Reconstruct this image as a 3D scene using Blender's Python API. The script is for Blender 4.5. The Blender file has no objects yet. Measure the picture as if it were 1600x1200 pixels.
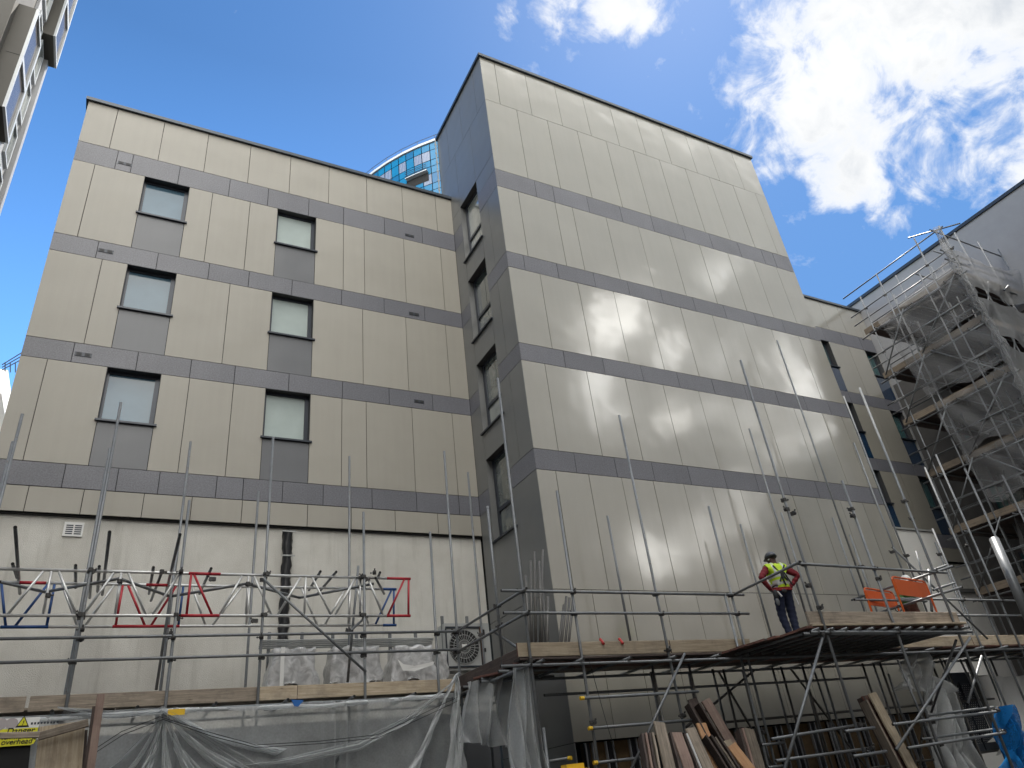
import bpy, bmesh, math, random
from mathutils import Vector, Matrix, Quaternion
random.seed(7)
C = bpy.context.scene.collection
R_ = math.radians
# ------------------------------------------------------------------ camera
# solved from the photograph: world x runs along the facades, y away from the street, z up, origin at the lens
CR = Vector((0.885896672633715, -0.4506168263465067, -0.11014336670864315))
CU = Vector((-0.14183391276950374, -0.48918754314400925, 0.8605688170165245))
CF = Vector((0.4416675521305648, 0.7467529869013784, 0.4972823644056408))
FPX = 1135.4756
cd = bpy.data.cameras.new('camera'); cam = bpy.data.objects.new('camera', cd); C.objects.link(cam)
cd.sensor_width = 36; cd.lens = FPX / 1600 * 36; cd.clip_start = .05; cd.clip_end = 3000
m = Matrix.Identity(4)
for i in range(3):
    m[i][0] = CR[i]; m[i][1] = CU[i]; m[i][2] = -CF[i]
cam.matrix_world = m
bpy.context.scene.camera = cam
GZ = -1.6                                   # street level

def ray(u, v):
    return (CR * (u - 800) + CU * (600 - v) + CF * FPX).normalized()
def aty(u, v, y):
    r = ray(u, v); return r * (y / r.y)
def atx(u, v, x):
    r = ray(u, v); return r * (x / r.x)
def atz(u, v, z):
    r = ray(u, v); return r * (z / r.z)

# ------------------------------------------------------------------ sun, sky, exposure
SUN_D = Vector((.44, .27, .86)).normalized()        # towards the sun, behind the block
sl = bpy.data.lights.new('sun', 'SUN'); so = bpy.data.objects.new('sun', sl); C.objects.link(so)
sl.energy = 2.4; sl.angle = R_(.55); sl.color = (1, .95, .87)
so.rotation_euler = (-SUN_D).to_track_quat('-Z', 'Y').to_euler(); so.location = (0, 0, 60)
sc = bpy.context.scene
sc.view_settings.view_transform = 'Standard'; sc.view_settings.look = 'None'
sc.view_settings.exposure = 1.85; sc.view_settings.gamma = 1
sc.cycles.transparent_max_bounces = 16; sc.cycles.max_bounces = 7

w = bpy.data.worlds.new("World"); sc.world = w; w.use_nodes = True
class NT:
    def __init__(s, nt): s.nt = nt; nt.nodes.clear()
    def n(s, t, **k):
        x = s.nt.nodes.new(t)
        for a, b in k.items():
            if a.startswith('i_'):
                key = a[2:]; key = int(key) if key.isdigit() else key.replace('_', ' ')
                sock = x.inputs[key]
                if isinstance(b, bpy.types.NodeSocket): s.nt.links.new(b, sock)
                else: sock.default_value = b
            else: setattr(x, a, b)
        return x
    def l(s, a, b): s.nt.links.new(a, b)
    def math(s, op, a, b=None, c=None):
        x = s.nt.nodes.new('ShaderNodeMath'); x.operation = op
        for i, q in enumerate((a, b, c)):
            if q is None: continue
            if isinstance(q, bpy.types.NodeSocket): s.nt.links.new(q, x.inputs[i])
            else: x.inputs[i].default_value = q
        return x.outputs[0]
    def ramp(s, fac, stops):
        x = s.nt.nodes.new('ShaderNodeValToRGB'); s.l(fac, x.inputs[0])
        e = x.color_ramp.elements
        while len(e) < len(stops): e.new(.5)
        for q, (p, c) in zip(e, stops):
            q.position = p; q.color = (c, c, c, 1) if not hasattr(c, '__len__') else (*c, 1)
        return x.outputs[0]
    def mix(s, fac, a, b, mode='MIX'):
        x = s.nt.nodes.new('ShaderNodeMix'); x.data_type = 'RGBA'; x.blend_type = mode
        for k, q in ((0, fac), (6, a), (7, b)):
            if isinstance(q, bpy.types.NodeSocket): s.l(q, x.inputs[k])
            else: x.inputs[k].default_value = q if not hasattr(q, '__len__') else (*q, 1) if len(q) == 3 else q
        return x.outputs[2]
t = NT(w.node_tree)
sky = t.n('ShaderNodeTexSky', sky_type='NISHITA', sun_disc=False)
sky.sun_elevation = math.asin(SUN_D.z); sky.sun_rotation = math.atan2(SUN_D.x, SUN_D.y)
sky.air_density = 1.0; sky.dust_density = .12; sky.ozone_density = 1.8
tc = t.n('ShaderNodeTexCoord')
D_ = t.n('ShaderNodeVectorMath', operation='NORMALIZE', i_0=tc.outputs['Generated']).outputs[0]
# clouds: fractal noise over the sky directions, gathered into the banks the photograph shows
n1 = t.n('ShaderNodeTexNoise', i_Vector=D_, i_Scale=5.2, i_Detail=10.0, i_Roughness=.60, i_Distortion=.35)
n2 = t.n('ShaderNodeTexNoise', i_Vector=D_, i_Scale=17.0, i_Detail=9.0, i_Roughness=.62, i_Distortion=.5)
blobs = [(1340, 50, 190, 1), (1500, 60, 210, 1), (1230, 40, 90, .9), (1180, 110, 80, .9), (1650, 30, 180, 1), (1440, 160, 90, .8), (1540, 190, 110, .75),
         (1300, 150, 60, .5), (1215, 235, 45, .55), (1330, 265, 60, .75), (1400, 245, 60, .7), (1460, 290, 90, .85), (1430, 340, 60, .8), (1530, 280, 90, .85), (1600, 260, 90, .9),
         (1390, 300, 45, .7), (965, 5, 70, .95), (1010, 25, 40, .85), (880, -10, 60, .7), (780, 20, 40, .5), (1030, 95, 25, .4),
         (1120, 130, 50, .45), (1180, 180, 40, .45), (1700, 150, 150, 1), (1150, -120, 180, .9), (1500, -200, 300, 1), (1900, 100, 250, 1), (60, 640, 40, .9), (-60, 650, 70, 1)]
acc = None
for (u, v, rr, wt) in blobs:
    d = ray(u, v); ang = rr / FPX * (d.dot(CF)) ** 1.5 * 1.25
    dist = t.n('ShaderNodeVectorMath', operation='DISTANCE', i_0=D_, i_1=tuple(d)).outputs['Value']
    mr = t.n('ShaderNodeMapRange', interpolation_type='SMOOTHSTEP', i_0=dist, i_1=ang * 1.6, i_2=0.0, i_3=0.0, i_4=wt).outputs[0]
    acc = mr if acc is None else t.math('MAXIMUM', acc, mr)
dd = t.math('ADD', t.math('MULTIPLY', n1.outputs[0], .75), t.math('MULTIPLY', n2.outputs[0], .45))
# an unseen broken overcast, added behind the camera to light the facades
dy = t.n('ShaderNodeSeparateXYZ', i_0=D_).outputs[1]
acc = t.math('MAXIMUM', acc, t.n('ShaderNodeMapRange', interpolation_type='SMOOTHSTEP', i_0=dy, i_1=.0, i_2=-.35, i_3=0.0, i_4=1.3).outputs[0])
den = t.math('ADD', t.math('MULTIPLY', acc, .62), t.math('MULTIPLY', t.math('SUBTRACT', dd, .60), 2.3))
den = t.math('MULTIPLY', t.math('SUBTRACT', den, .30), 1.0)
cov = t.ramp(den, [(.0, 0), (.10, .2), (.26, .8), (.42, 1)])
core = t.ramp(den, [(.2, 0), (.7, 1)])
n3 = t.n('ShaderNodeTexNoise', i_Vector=D_, i_Scale=9.0, i_Detail=6.0, i_Roughness=.55)
ccol = t.mix(t.math('MULTIPLY', core, t.ramp(n3.outputs[0], [(.35, .25), (.62, 1)])), (4.4, 4.4, 4.36), (2.9, 3.05, 3.25))
bhd = t.n('ShaderNodeMapRange', interpolation_type='SMOOTHSTEP', i_0=dy, i_1=.0, i_2=-.4, i_3=1.0, i_4=6.2).outputs[0]  # boosts the added clouds for more light on the facades
ccol = t.mix(1.0, ccol, t.n('ShaderNodeCombineColor', i_0=bhd, i_1=t.math('MULTIPLY', bhd, t.math('SUBTRACT', 1.006, t.math('MULTIPLY', bhd, .006))), i_2=t.math('MULTIPLY', bhd, t.math('SUBTRACT', 1.017, t.math('MULTIPLY', bhd, .017)))).outputs[0], 'MULTIPLY')
skyc = t.mix(1.0, t.n('ShaderNodeHueSaturation', i_Saturation=1.22, i_Value=1.0, i_Color=sky.outputs[0]).outputs[0], (.60, .65, .67), 'MULTIPLY')
dz = t.n('ShaderNodeSeparateXYZ', i_0=D_).outputs[2]
dx = t.n('ShaderNodeSeparateXYZ', i_0=D_).outputs[0]
wx = t.n('ShaderNodeMapRange', interpolation_type='SMOOTHSTEP', i_0=dx, i_1=.62, i_2=.0, i_3=-.55, i_4=3.0).outputs[0]
hz = t.math('ADD', 1.0, t.math('MULTIPLY', t.math('MAXIMUM', t.math('SUBTRACT', .80, dz), 0.0), wx))
skyc = t.mix(1.0, skyc, t.n('ShaderNodeCombineColor', i_0=hz, i_1=hz, i_2=hz).outputs[0], 'MULTIPLY')
allc = t.mix(cov, skyc, ccol)
bg = t.n('ShaderNodeBackground', i_Color=allc, i_Strength=.07)
wo = t.n('ShaderNodeOutputWorld'); t.l(bg.outputs[0], wo.inputs[0])
try: w.cycles.sampling_method = 'MANUAL'; w.cycles.sample_map_resolution = 1024
except Exception: pass

# ------------------------------------------------------------------ materials
MATS = {}
def mat(name):
    m = bpy.data.materials.new(name); m.use_nodes = True
    MATS[name] = m; return m, NT(m.node_tree)
def fin(t, **k):
    p = t.n('ShaderNodeBsdfPrincipled')
    for a, b in k.items():
        s = p.inputs[a.replace('_', ' ')]
        if isinstance(b, bpy.types.NodeSocket): t.l(b, s)
        else: s.default_value = (*b, 1) if hasattr(b, '__len__') and len(b) == 3 else b
    o = t.n('ShaderNodeOutputMaterial'); t.l(p.outputs[0], o.inputs[0]); return p
def ocoord(t, scale=(1, 1, 1), rnd=True):
    tc = t.n('ShaderNodeTexCoord'); v = tc.outputs['Object']
    v = t.n('ShaderNodeVectorMath', operation='MULTIPLY', i_0=v, i_1=scale).outputs[0]
    if rnd:
        oi = t.n('ShaderNodeObjectInfo')
        cx = t.n('ShaderNodeCombineXYZ', i_0=t.math('MULTIPLY', oi.outputs['Random'], 37), i_1=t.math('MULTIPLY', oi.outputs['Random'], 91), i_2=t.math('MULTIPLY', oi.outputs['Random'], 13))
        v = t.n('ShaderNodeVectorMath', operation='ADD', i_0=v, i_1=cx.outputs[0]).outputs[0]
    return v
def bump(t, h, s=.3, d=.01):
    return t.n('ShaderNodeBump', i_Strength=s, i_Distance=d, i_Height=h).outputs[0]

def panel_mat(name, col, rough, spec, var=.05, grain=40, tone=.10, stain=.1, coat=0.):
    m, t = mat(name)
    v = ocoord(t, rnd=False)
    at = t.n('ShaderNodeAttribute', attribute_name='tone')
    a = t.n('ShaderNodeTexNoise', i_Vector=v, i_Scale=.9, i_Detail=5.0, i_Roughness=.6)
    g = t.n('ShaderNodeTexNoise', i_Vector=v, i_Scale=float(grain), i_Detail=4.0, i_Roughness=.7)
    vs = t.n('ShaderNodeVectorMath', operation='MULTIPLY', i_0=v, i_1=(6, 6, .35)).outputs[0]
    st = t.n('ShaderNodeTexNoise', i_Vector=vs, i_Scale=1.3, i_Detail=4.0)
    f = t.math('ADD', 1 - tone / 2 - var / 2 - stain / 2, t.math('MULTIPLY', at.outputs['Fac'], tone))
    f = t.math('ADD', f, t.math('MULTIPLY', a.outputs[0], stain))
    f = t.math('ADD', f, t.math('MULTIPLY', t.math('SUBTRACT', g.outputs[0], .5), var * 2))
    f = t.math('ADD', f, t.math('MULTIPLY', t.math('SUBTRACT', st.outputs[0], .45), stain * .8))
    c = t.mix(1.0, col, t.n('ShaderNodeCombineColor', i_0=f, i_1=f, i_2=f).outputs[0], 'MULTIPLY')
    rr = t.math('ADD', rough - .04, t.math('MULTIPLY', a.outputs[0], .08))
    # cassette panels are never dead flat: a faint oil-canning
    wv = t.n('ShaderNodeTexNoise', i_Vector=v, i_Scale=1.1, i_Detail=1.0)
    fin(t, Base_Color=c, Roughness=rr, Specular_IOR_Level=spec, Normal=bump(t, wv.outputs[0], .5, .05), Coat_Weight=coat, Coat_Roughness=rough, Coat_IOR=1.9)
    return m
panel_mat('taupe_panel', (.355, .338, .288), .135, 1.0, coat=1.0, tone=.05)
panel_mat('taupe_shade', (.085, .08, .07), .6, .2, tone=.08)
panel_mat('taupe_stone', (.385, .364, .315), .45, .45, tone=.06, stain=.12)
panel_mat('slate_band', (.215, .218, .245), .42, .5, var=.55, grain=34, tone=.10)
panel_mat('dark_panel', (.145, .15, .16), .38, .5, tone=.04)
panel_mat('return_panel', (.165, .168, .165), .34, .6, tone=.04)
def simple(name, col, rough=.5, metal=0., var=.15, sc_=6., spec=.5, bmp=0., coat=0.):
    m, t = mat(name); v = ocoord(t)
    a = t.n('ShaderNodeTexNoise', i_Vector=v, i_Scale=sc_, i_Detail=6.0, i_Roughness=.65)
    f = t.math('ADD', 1 - var, t.math('MULTIPLY', a.outputs[0], var * 2))
    c = t.mix(1.0, col, t.n('ShaderNodeCombineColor', i_0=f, i_1=f, i_2=f).outputs[0], 'MULTIPLY')
    k = dict(Base_Color=c, Roughness=rough, Metallic=metal, Specular_IOR_Level=spec, Coat_Weight=coat)
    if bmp: k['Normal'] = bump(t, a.outputs[0], bmp, .02)
    fin(t, **k); return m
simple('cavity', (.012, .012, .012), .9)
simple('coping', (.05, .062, .078), .38, .3, .08)
simple('frame_dark', (.035, .042, .055), .35, .2, .1)
simple('reveal', (.05, .05, .052), .5, 0, .1)
simple('white_frame', (.48, .50, .51), .4, 0, .06)
simple('grille', (.02, .02, .022), .6)
simple('black_plastic', (.012, .012, .014), .38, 0, .3)
simple('ground', (.038, .037, .035), .9, 0, .3, 2.)
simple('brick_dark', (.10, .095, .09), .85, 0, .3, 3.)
simple('white_board', (.86, .85, .81), .7, 0, .1, 1.2)
simple('tube_dark', (.12, .115, .105), .5, .2, .35, 12.)
simple('pale_stucco', (.38, .36, .33), .9, 0, .12, .3)
simple('pale_render', (.8, .8, .78), .6, 0, .05)
simple('grey_cladding', (.32, .32, .325), .5, 0, .15, 1.5)
simple('ac_paint', (.42, .43, .42), .45, 0, .08)
simple('orange_paint', (.62, .105, .012), .35, 0, .12, coat=.3)
simple('yellow_plastic', (.75, .47, .03), .4, 0, .15)
simple('blue_plastic', (.02, .13, .42), .45, 0, .2)
simple('red_plastic', (.5, .04, .03), .4)
simple('plywood', (.36, .25, .12), .75, 0, .35, 5.)
simple('insulation', (.13, .085, .04), .95, 0, .5, 9., bmp=.6)
simple('stud_metal', (.5, .52, .54), .4, .6, .1)
simple('skin', (.09, .045, .03), .55)
simple('maroon', (.17, .012, .02), .85, 0, .25, 14.)
simple('hi_vis', (.55, .78, .03), .7, 0, .25, 12.)
simple('reflective', (.62, .64, .62), .4, .1, .15)
simple('denim', (.008, .014, .04), .85, 0, .35, 16.)
simple('helmet_grey', (.06, .065, .075), .35, 0, .1)
simple('helmet_white', (.75, .75, .72), .35, 0, .05)
simple('strap_dark', (.02, .022, .025), .7)
simple('strap_red', (.3, .02, .025), .6)
simple('glove', (.13, .14, .15), .8)
simple('leaf_print', (.06, .14, .03), .8, 0, .9, 30.)
simple('brown_print', (.09, .03, .02), .8, 0, .8, 30.)
simple('tube_painted_blue', (.02, .07, .22), .45, .1, .4, 9.)
simple('tube_painted_red', (.42, .022, .035), .45, .1, .35, 9.)
simple('tube_alloy', (.62, .62, .61), .38, .55, .25, 9.)
simple('coupler_steel', (.07, .068, .066), .55, .5, .5, 30.)
def rough_render():
    m, t = mat('sand_render'); v = ocoord(t, rnd=False)
    a = t.n('ShaderNodeTexNoise', i_Vector=v, i_Scale=.8, i_Detail=8.0, i_Roughness=.65)
    b = t.n('ShaderNodeTexNoise', i_Vector=v, i_Scale=60., i_Detail=3.0)
    sx = t.n('ShaderNodeVectorMath', operation='MULTIPLY', i_0=v, i_1=(3.5, 3.5, .3)).outputs[0]
    s = t.n('ShaderNodeTexNoise', i_Vector=sx, i_Scale=1.6, i_Detail=6.0, i_Roughness=.6)
    c = t.mix(t.ramp(a.outputs[0], [(.3, 0), (.7, 1)]), (.60, .58, .525), (.80, .785, .73))
    c = t.mix(t.ramp(s.outputs[0], [(.52, 0), (.78, .55)]), c, (.40, .385, .34))
    c = t.mix(t.math('MULTIPLY', b.outputs[0], .35), c, (.30, .29, .26))
    fin(t, Base_Color=c, Roughness=.92, Normal=bump(t, b.outputs[0], .7, .012))
rough_render()
def galv():
    m, t = mat('galvanised'); v = ocoord(t, (1, 1, 1))
    a = t.n('ShaderNodeTexNoise', i_Vector=v, i_Scale=3.5, i_Detail=8.0, i_Roughness=.7)
    b = t.n('ShaderNodeTexNoise', i_Vector=v, i_Scale=26., i_Detail=4.0)
    oi = t.n('ShaderNodeObjectInfo')
    c = t.mix(a.outputs[0], (.07, .08, .088), (.31, .325, .335))
    c = t.mix(t.ramp(b.outputs[0], [(.6, 0), (.72, .7)]), c, (.13, .085, .055))
    c = t.mix(t.math('MULTIPLY', oi.outputs['Random'], .45), c, (.15, .155, .16))
    fin(t, Base_Color=c, Roughness=.45, Metallic=.3, Normal=bump(t, b.outputs[0], .15, .004))
galv()
def wood(name, c1, c2, c3):
    m, t = mat(name)
    v = ocoord(t, (.8, 14, 14)); v2 = ocoord(t, (1, 1, 1))
    a = t.n('ShaderNodeTexNoise', i_Vector=v, i_Scale=2.2, i_Detail=8.0, i_Roughness=.65, i_Distortion=.4)
    b = t.n('ShaderNodeTexNoise', i_Vector=v2, i_Scale=2.5, i_Detail=7.0, i_Roughness=.7)
    k = t.n('ShaderNodeTexVoronoi', i_Vector=ocoord(t, (1.2, 5, 5)), i_Scale=1.5)
    oi = t.n('ShaderNodeObjectInfo')
    c = t.mix(t.ramp(a.outputs[0], [(.32, 0), (.68, 1)]), c1, c2)
    c = t.mix(t.ramp(b.outputs[0], [(.48, 0), (.75, .75)]), c, c3)
    c = t.mix(t.ramp(k.outputs[0], [(.0, .8), (.09, 0)]), c, (.07, .035, .02))
    f = t.math('ADD', .72, t.math('MULTIPLY', oi.outputs['Random'], .55))
    c = t.mix(1.0, c, t.n('ShaderNodeCombineColor', i_0=f, i_1=f, i_2=f).outputs[0], 'MULTIPLY')
    fin(t, Base_Color=c, Roughness=.85, Normal=bump(t, a.outputs[0], .5, .006))
wood('board_pale', (.30, .235, .16), (.50, .42, .31), (.20, .165, .13))
wood('board_weathered', (.17, .14, .11), (.37, .31, .245), (.10, .085, .07))
wood('board_tan', (.13, .105, .08), (.23, .185, .135), (.07, .06, .05))
wood('board_pink', (.26, .17, .14), (.36, .27, .22), (.15, .10, .09))
wood('board_dark', (.055, .04, .036), (.10, .075, .065), (.03, .025, .025))
wood('board_orange', (.38, .19, .09), (.52, .33, .18), (.3, .13, .08))
wood('board_red', (.15, .045, .035), (.19, .12, .09), (.08, .055, .05))
def netm(name, col, alpha, sc_=30.):
    m, t = mat(name); v = ocoord(t, rnd=False)
    a = t.n('ShaderNodeTexNoise', i_Vector=v, i_Scale=2.2, i_Detail=7.0, i_Roughness=.7)
    b = t.n('ShaderNodeTexNoise', i_Vector=v, i_Scale=sc_, i_Detail=3.0)
    al = t.math('ADD', alpha - .22, t.math('ADD', t.math('MULTIPLY', a.outputs[0], .28), t.math('MULTIPLY', b.outputs[0], .16)))
    # grazing folds stack up more threads
    lw = t.n('ShaderNodeLayerWeight', i_Blend=.35)
    al = t.math('MINIMUM', t.math('ADD', al, t.math('MULTIPLY', lw.outputs['Facing'], .35)), 1.0)
    df = t.n('ShaderNodeBsdfDiffuse', i_Color=(*col, 1)); tr = t.n('ShaderNodeBsdfTranslucent', i_Color=(*col, 1))
    mx = t.n('ShaderNodeMixShader', i_0=.4); t.l(df.outputs[0], mx.inputs[1]); t.l(tr.outputs[0], mx.inputs[2])
    tp = t.n('ShaderNodeBsdfTransparent')
    m2 = t.n('ShaderNodeMixShader', i_0=al); t.l(tp.outputs[0], m2.inputs[1]); t.l(mx.outputs[0], m2.inputs[2])
    o = t.n('ShaderNodeOutputMaterial'); t.l(m2.outputs[0], o.inputs[0])
netm('net_grey', (.70, .72, .72), .42)
netm('net_white', (.8, .8, .78), .80)
netm('net_tower', (.38, .385, .39), .36)
netm('net_blue', (.015, .15, .40), .6)
netm('net_fold', (.85, .87, .88), .62)
def plastic():
    m, t = mat('plastic_wrap'); v = ocoord(t)
    a = t.n('ShaderNodeTexNoise', i_Vector=v, i_Scale=5., i_Detail=6.0, i_Distortion=1.2)
    p = fin(t, Base_Color=t.mix(t.ramp(a.outputs[0], [(.35, 0), (.65, 1)]), (.34, .34, .34), (.58, .58, .58)), Roughness=.3, Normal=bump(t, a.outputs[0], .6, .03), Coat_Weight=.4)
plastic()
def glass(name, col, rough=.06, cur=(.5, .5, .48), amt=.0, coat=1.0, spec=.8):
    m, t = mat(name); v = ocoord(t)
    a = t.n('ShaderNodeTexNoise', i_Vector=v, i_Scale=2.0, i_Detail=5.0)
    wv = t.n('ShaderNodeTexWave', i_Vector=v, i_Scale=3.5, i_Distortion=1.2)
    c = t.mix(t.math('MULTIPLY', a.outputs[0], .6), col, tuple(x * .6 for x in col))
    if amt: c = t.mix(t.math('MULTIPLY', wv.outputs[0], amt), c, cur)
    fin(t, Base_Color=c, Roughness=rough, Specular_IOR_Level=spec, Coat_Weight=coat, Coat_Roughness=.02, Coat_IOR=1.6)
glass('glass_film', (.52, .60, .575), .15, coat=.2, spec=.4); glass('glass_bluish', (.11, .20, .27), .12, coat=.2, spec=.35); glass('glass_room', (.05, .07, .07), cur=(.42, .44, .40), amt=.8)
glass('glass_teal', (.03, .12, .125)); glass('glass_navy', (.015, .045, .10)); glass('glass_brown', (.13, .115, .10), .2, coat=.2, spec=.3); glass('blue_panel', (.006, .16, .33), .3, coat=.15, spec=.3); glass('blue_panel_dark', (.008, .12, .27), .3, coat=.15, spec=.3)
glass('glass_pale', (.11, .16, .26), .2, cur=(.32, .34, .40), amt=.6, coat=.3, spec=.4)

# ------------------------------------------------------------------ mesh helpers
ZERO = Vector((0, 0, 0))
class MB:
    def __init__(s): s.v = []; s.f = []; s.mi = []; s.tone = []
    def face(s, pts, mi=0, tone=.5):
        k = len(s.v); s.v += [Vector(p) for p in pts]; s.f.append(tuple(range(k, k + len(pts)))); s.mi.append(mi); s.tone.append(tone)
    def hexa(s, p, mi=0, tone=.5):
        # p: 8 corners, 0-3 one side, 4-7 the other
        k = len(s.v); s.v += [Vector(q) for q in p]
        for f in ((0, 3, 2, 1), (4, 5, 6, 7), (0, 1, 5, 4), (1, 2, 6, 5), (2, 3, 7, 6), (3, 0, 4, 7)):
            s.f.append(tuple(k + i for i in f)); s.mi.append(mi); s.tone.append(tone)
    def box(s, a, b, mi=0, tone=.5):
        x0, y0, z0 = a; x1, y1, z1 = b
        s.hexa([(x0, y0, z0), (x1, y0, z0), (x1, y1, z0), (x0, y1, z0), (x0, y0, z1), (x1, y0, z1), (x1, y1, z1), (x0, y1, z1)], mi, tone)
    def tube(s, a, b, r=.0242, n=10, mi=0, cap=None, r2=None):
        a = Vector(a); b = Vector(b); d = (b - a).normalized()
        u = d.orthogonal().normalized(); w = d.cross(u); k = len(s.v)
        for P, rr in ((a, r), (b, r2 or r)):
            for i in range(n):
                an = 2 * math.pi * i / n; s.v.append(P + (u * math.cos(an) + w * math.sin(an)) * rr)
        for i in range(n):
            j = (i + 1) % n; s.f.append((k + i, k + j, k + n + j, k + n + i)); s.mi.append(mi); s.tone.append(.5)
        s.f.append(tuple(k + i for i in reversed(range(n)))); s.mi.append(mi if cap is None else cap); s.tone.append(.5)
        s.f.append(tuple(k + n + i for i in range(n))); s.mi.append(mi if cap is None else cap); s.tone.append(.5)
    def build(s, name, mats, parent=None, smooth=False, loc=None):
        off = Vector(loc) if loc is not None else (parent_world(parent) if parent else ZERO)
        me = bpy.data.meshes.new(name); me.from_pydata([tuple(p - off) for p in s.v], [], s.f)
        for q in (mats if isinstance(mats, (list, tuple)) else [mats]): me.materials.append(MATS[q])
        me.polygons.foreach_set('material_index', s.mi)
        at = me.attributes.new('tone', 'FLOAT', 'FACE'); at.data.foreach_set('value', s.tone)
        if smooth:
            me.polygons.foreach_set('use_smooth', [len(f) == 4 for f in s.f])
        me.update()
        o = bpy.data.objects.new(name, me); C.objects.link(o)
        if parent: o.parent = parent; o.location = off - parent_world(parent)
        else: o.location = off
        return o
def parent_world(p):
    v = Vector(p.location)
    while p.parent: p = p.parent; v += Vector(p.location)
    return v
def tag(o, label=None, cat=None, group=None, kind=None):
    if label: o['label'] = label
    if cat: o['category'] = cat
    if group: o['group'] = group
    if kind: o['kind'] = kind
    return o
def thing(name, label, cat, loc=(0, 0, 0), group=None):
    o = bpy.data.objects.new(name, None); C.objects.link(o); o.location = loc; o.empty_display_size = .2
    return tag(o, label, cat, group)
def board(name, P, Q, width, thick, face, matname, parent=None, ends=None):
    """plank from P to Q (centre line), wide side facing `face`"""
    P = Vector(P); Q = Vector(Q); L = (Q - P).length; x = (Q - P).normalized()
    z = Vector(face); z = (z - x * z.dot(x)).normalized(); y = z.cross(x)
    mb = MB(); wv = width / 2; e = .006
    segs = 6
    # slightly warped plank, chamfered long edges
    prev = None; k0 = len(mb.v)
    for i in range(segs + 1):
        xx = -L / 2 + L * i / segs; bz = math.sin(i / segs * math.pi) * random.uniform(-.006, .006)
        ring = [(xx, -wv + e, -thick / 2 + bz), (xx, wv - e, -thick / 2 + bz), (xx, wv, -thick / 2 + e + bz), (xx, wv, thick / 2 - e + bz), (xx, wv - e, thick / 2 + bz), (xx, -wv + e, thick / 2 + bz), (xx, -wv, thick / 2 - e + bz), (xx, -wv, -thick / 2 + e + bz)]
        k = len(mb.v); mb.v += [Vector(q) for q in ring]
        if prev is not None:
            for a in range(8):
                b = (a + 1) % 8; mb.f.append((prev + a, prev + b, k + b, k + a)); mb.mi.append(0); mb.tone.append(.5)
        prev = k
    mb.f.append(tuple(k0 + a for a in reversed(range(8)))); mb.mi.append(1 if ends else 0); mb.tone.append(.5)
    mb.f.append(tuple(prev + a for a in range(8))); mb.mi.append(1 if ends else 0); mb.tone.append(.5)
    o = mb.build(name, [matname] + ([ends] if ends else []), None, loc=(0, 0, 0))
    M = Matrix.Identity(4)
    for i in range(3): M[i][0] = x[i]; M[i][1] = y[i]; M[i][2] = z[i]
    c = (P + Q) / 2
    if parent: c = c - parent_world(parent); o.parent = parent
    M.translation = c; o.matrix_basis = M
    return o
_cup = None
def coupler(P, parent, along=None):
    global _cup
    if _cup is None:
        mb = MB()
        mb.tube((0, 0, -.03), (0, 0, .03), .038, 10); mb.tube((-.03, .048, 0), (.03, .048, 0), .036, 10)
        mb.tube((.02, .0, 0), (.085, .0, 0), .009, 6); mb.tube((.06, 0, 0), (.078, 0, 0), .018, 6)
        mb.tube((.0, .048, .02), (.0, .10, .055), .009, 6); mb.box((-.02, .01, -.025), (.02, .06, .025)); mb.tube((0, .085, .045), (0, .098, .054), .017, 6)
        o = mb.build('coupler', 'coupler_steel'); _cup = o.data; bpy.data.objects.remove(o)
    o = bpy.data.objects.new('coupler', _cup); C.objects.link(o); o.parent = parent
    o.location = Vector(P) - parent_world(parent)
    if along is None: o.rotation_euler = (0, 0, random.choice([0, math.pi / 2, math.pi, -math.pi / 2]) + random.uniform(-.3, .3))
    else: o.rotation_euler = Vector(along).to_track_quat('Z', 'Y').to_euler()
    return o
def tub(name, a, b, parent, matname='galvanised', r=.0255, cap='cavity'):
    mb = MB(); mb.tube(a, b, r, 10, 0, 1)
    return mb.build(name, [matname, cap], parent, smooth=True, loc=tuple((Vector(a) + Vector(b)) / 2))

# ------------------------------------------------------------------ ground
mb = MB(); mb.face([(-400, -400, GZ), (400, -400, GZ), (400, 500, GZ), (-400, 500, GZ)])
tag(mb.build('ground', 'ground'), kind='structure')

# ------------------------------------------------------------------ the clad apartment block
X0, YF, YL, XF = 8.01, 12.955, 15.983, 19.946
XLL = -2.53
BT = [15.98, 12.86, 9.895, 6.98]; BB = [15.30, 12.33, 9.385, 6.46]
blk = thing('apartment_block', 'stepped five storey block in taupe panels with slate grey bands behind the scaffolding', 'apartment block', (X0, YL, GZ))
def mapL(y0):
    return lambda s0, s1, z0, z1, d0, d1: ((s0, y0 - d1, z0), (s1, y0 - d0, z1))
def mapR(x0):
    return lambda s0, s1, z0, z1, d0, d1: ((x0 - d1, s0, z0), (x0 - d0, s1, z1))
G = .007
def panels(name, mp, rows, material, d=0., skip=()):
    mb = MB()
    for z0, z1, edges in rows:
        for a, b in zip(edges[:-1], edges[1:]):
            if z1 > 7 and any(a >= s0 - .03 and b <= s1 + .03 for s0, s1 in skip): continue
            if b - a < .03: continue
            q = mp(a + G, b - G, z0 + G, z1 - G, -.03, d); tn = random.random()
            # each cassette sits a hair out of true
            tlt = random.uniform(-.0035, .0035); k = len(mb.v); mb.box(q[0], q[1], 0, tn)
            for v in mb.v[k:]:
                if mp is mW or mp is mL or mp is mF:
                    v.y += tlt * (v.x - a) / (b - a)
                else: v.x += tlt * (v.y - a) / (b - a)
    return mb.build(name, material, blk)
def bands(mp, rows):
    for r_ in rows: panels('slate_band', mp, [r_], 'slate_band')
mL = mapL(YL); mF = mapL(YF); mR = mapR(X0); mW = mapL(YL)
WL = [(-.885, .205), (2.52, 3.605)]
def win_edges(j): return sorted(j + [x for w_ in WL for x in w_])
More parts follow.
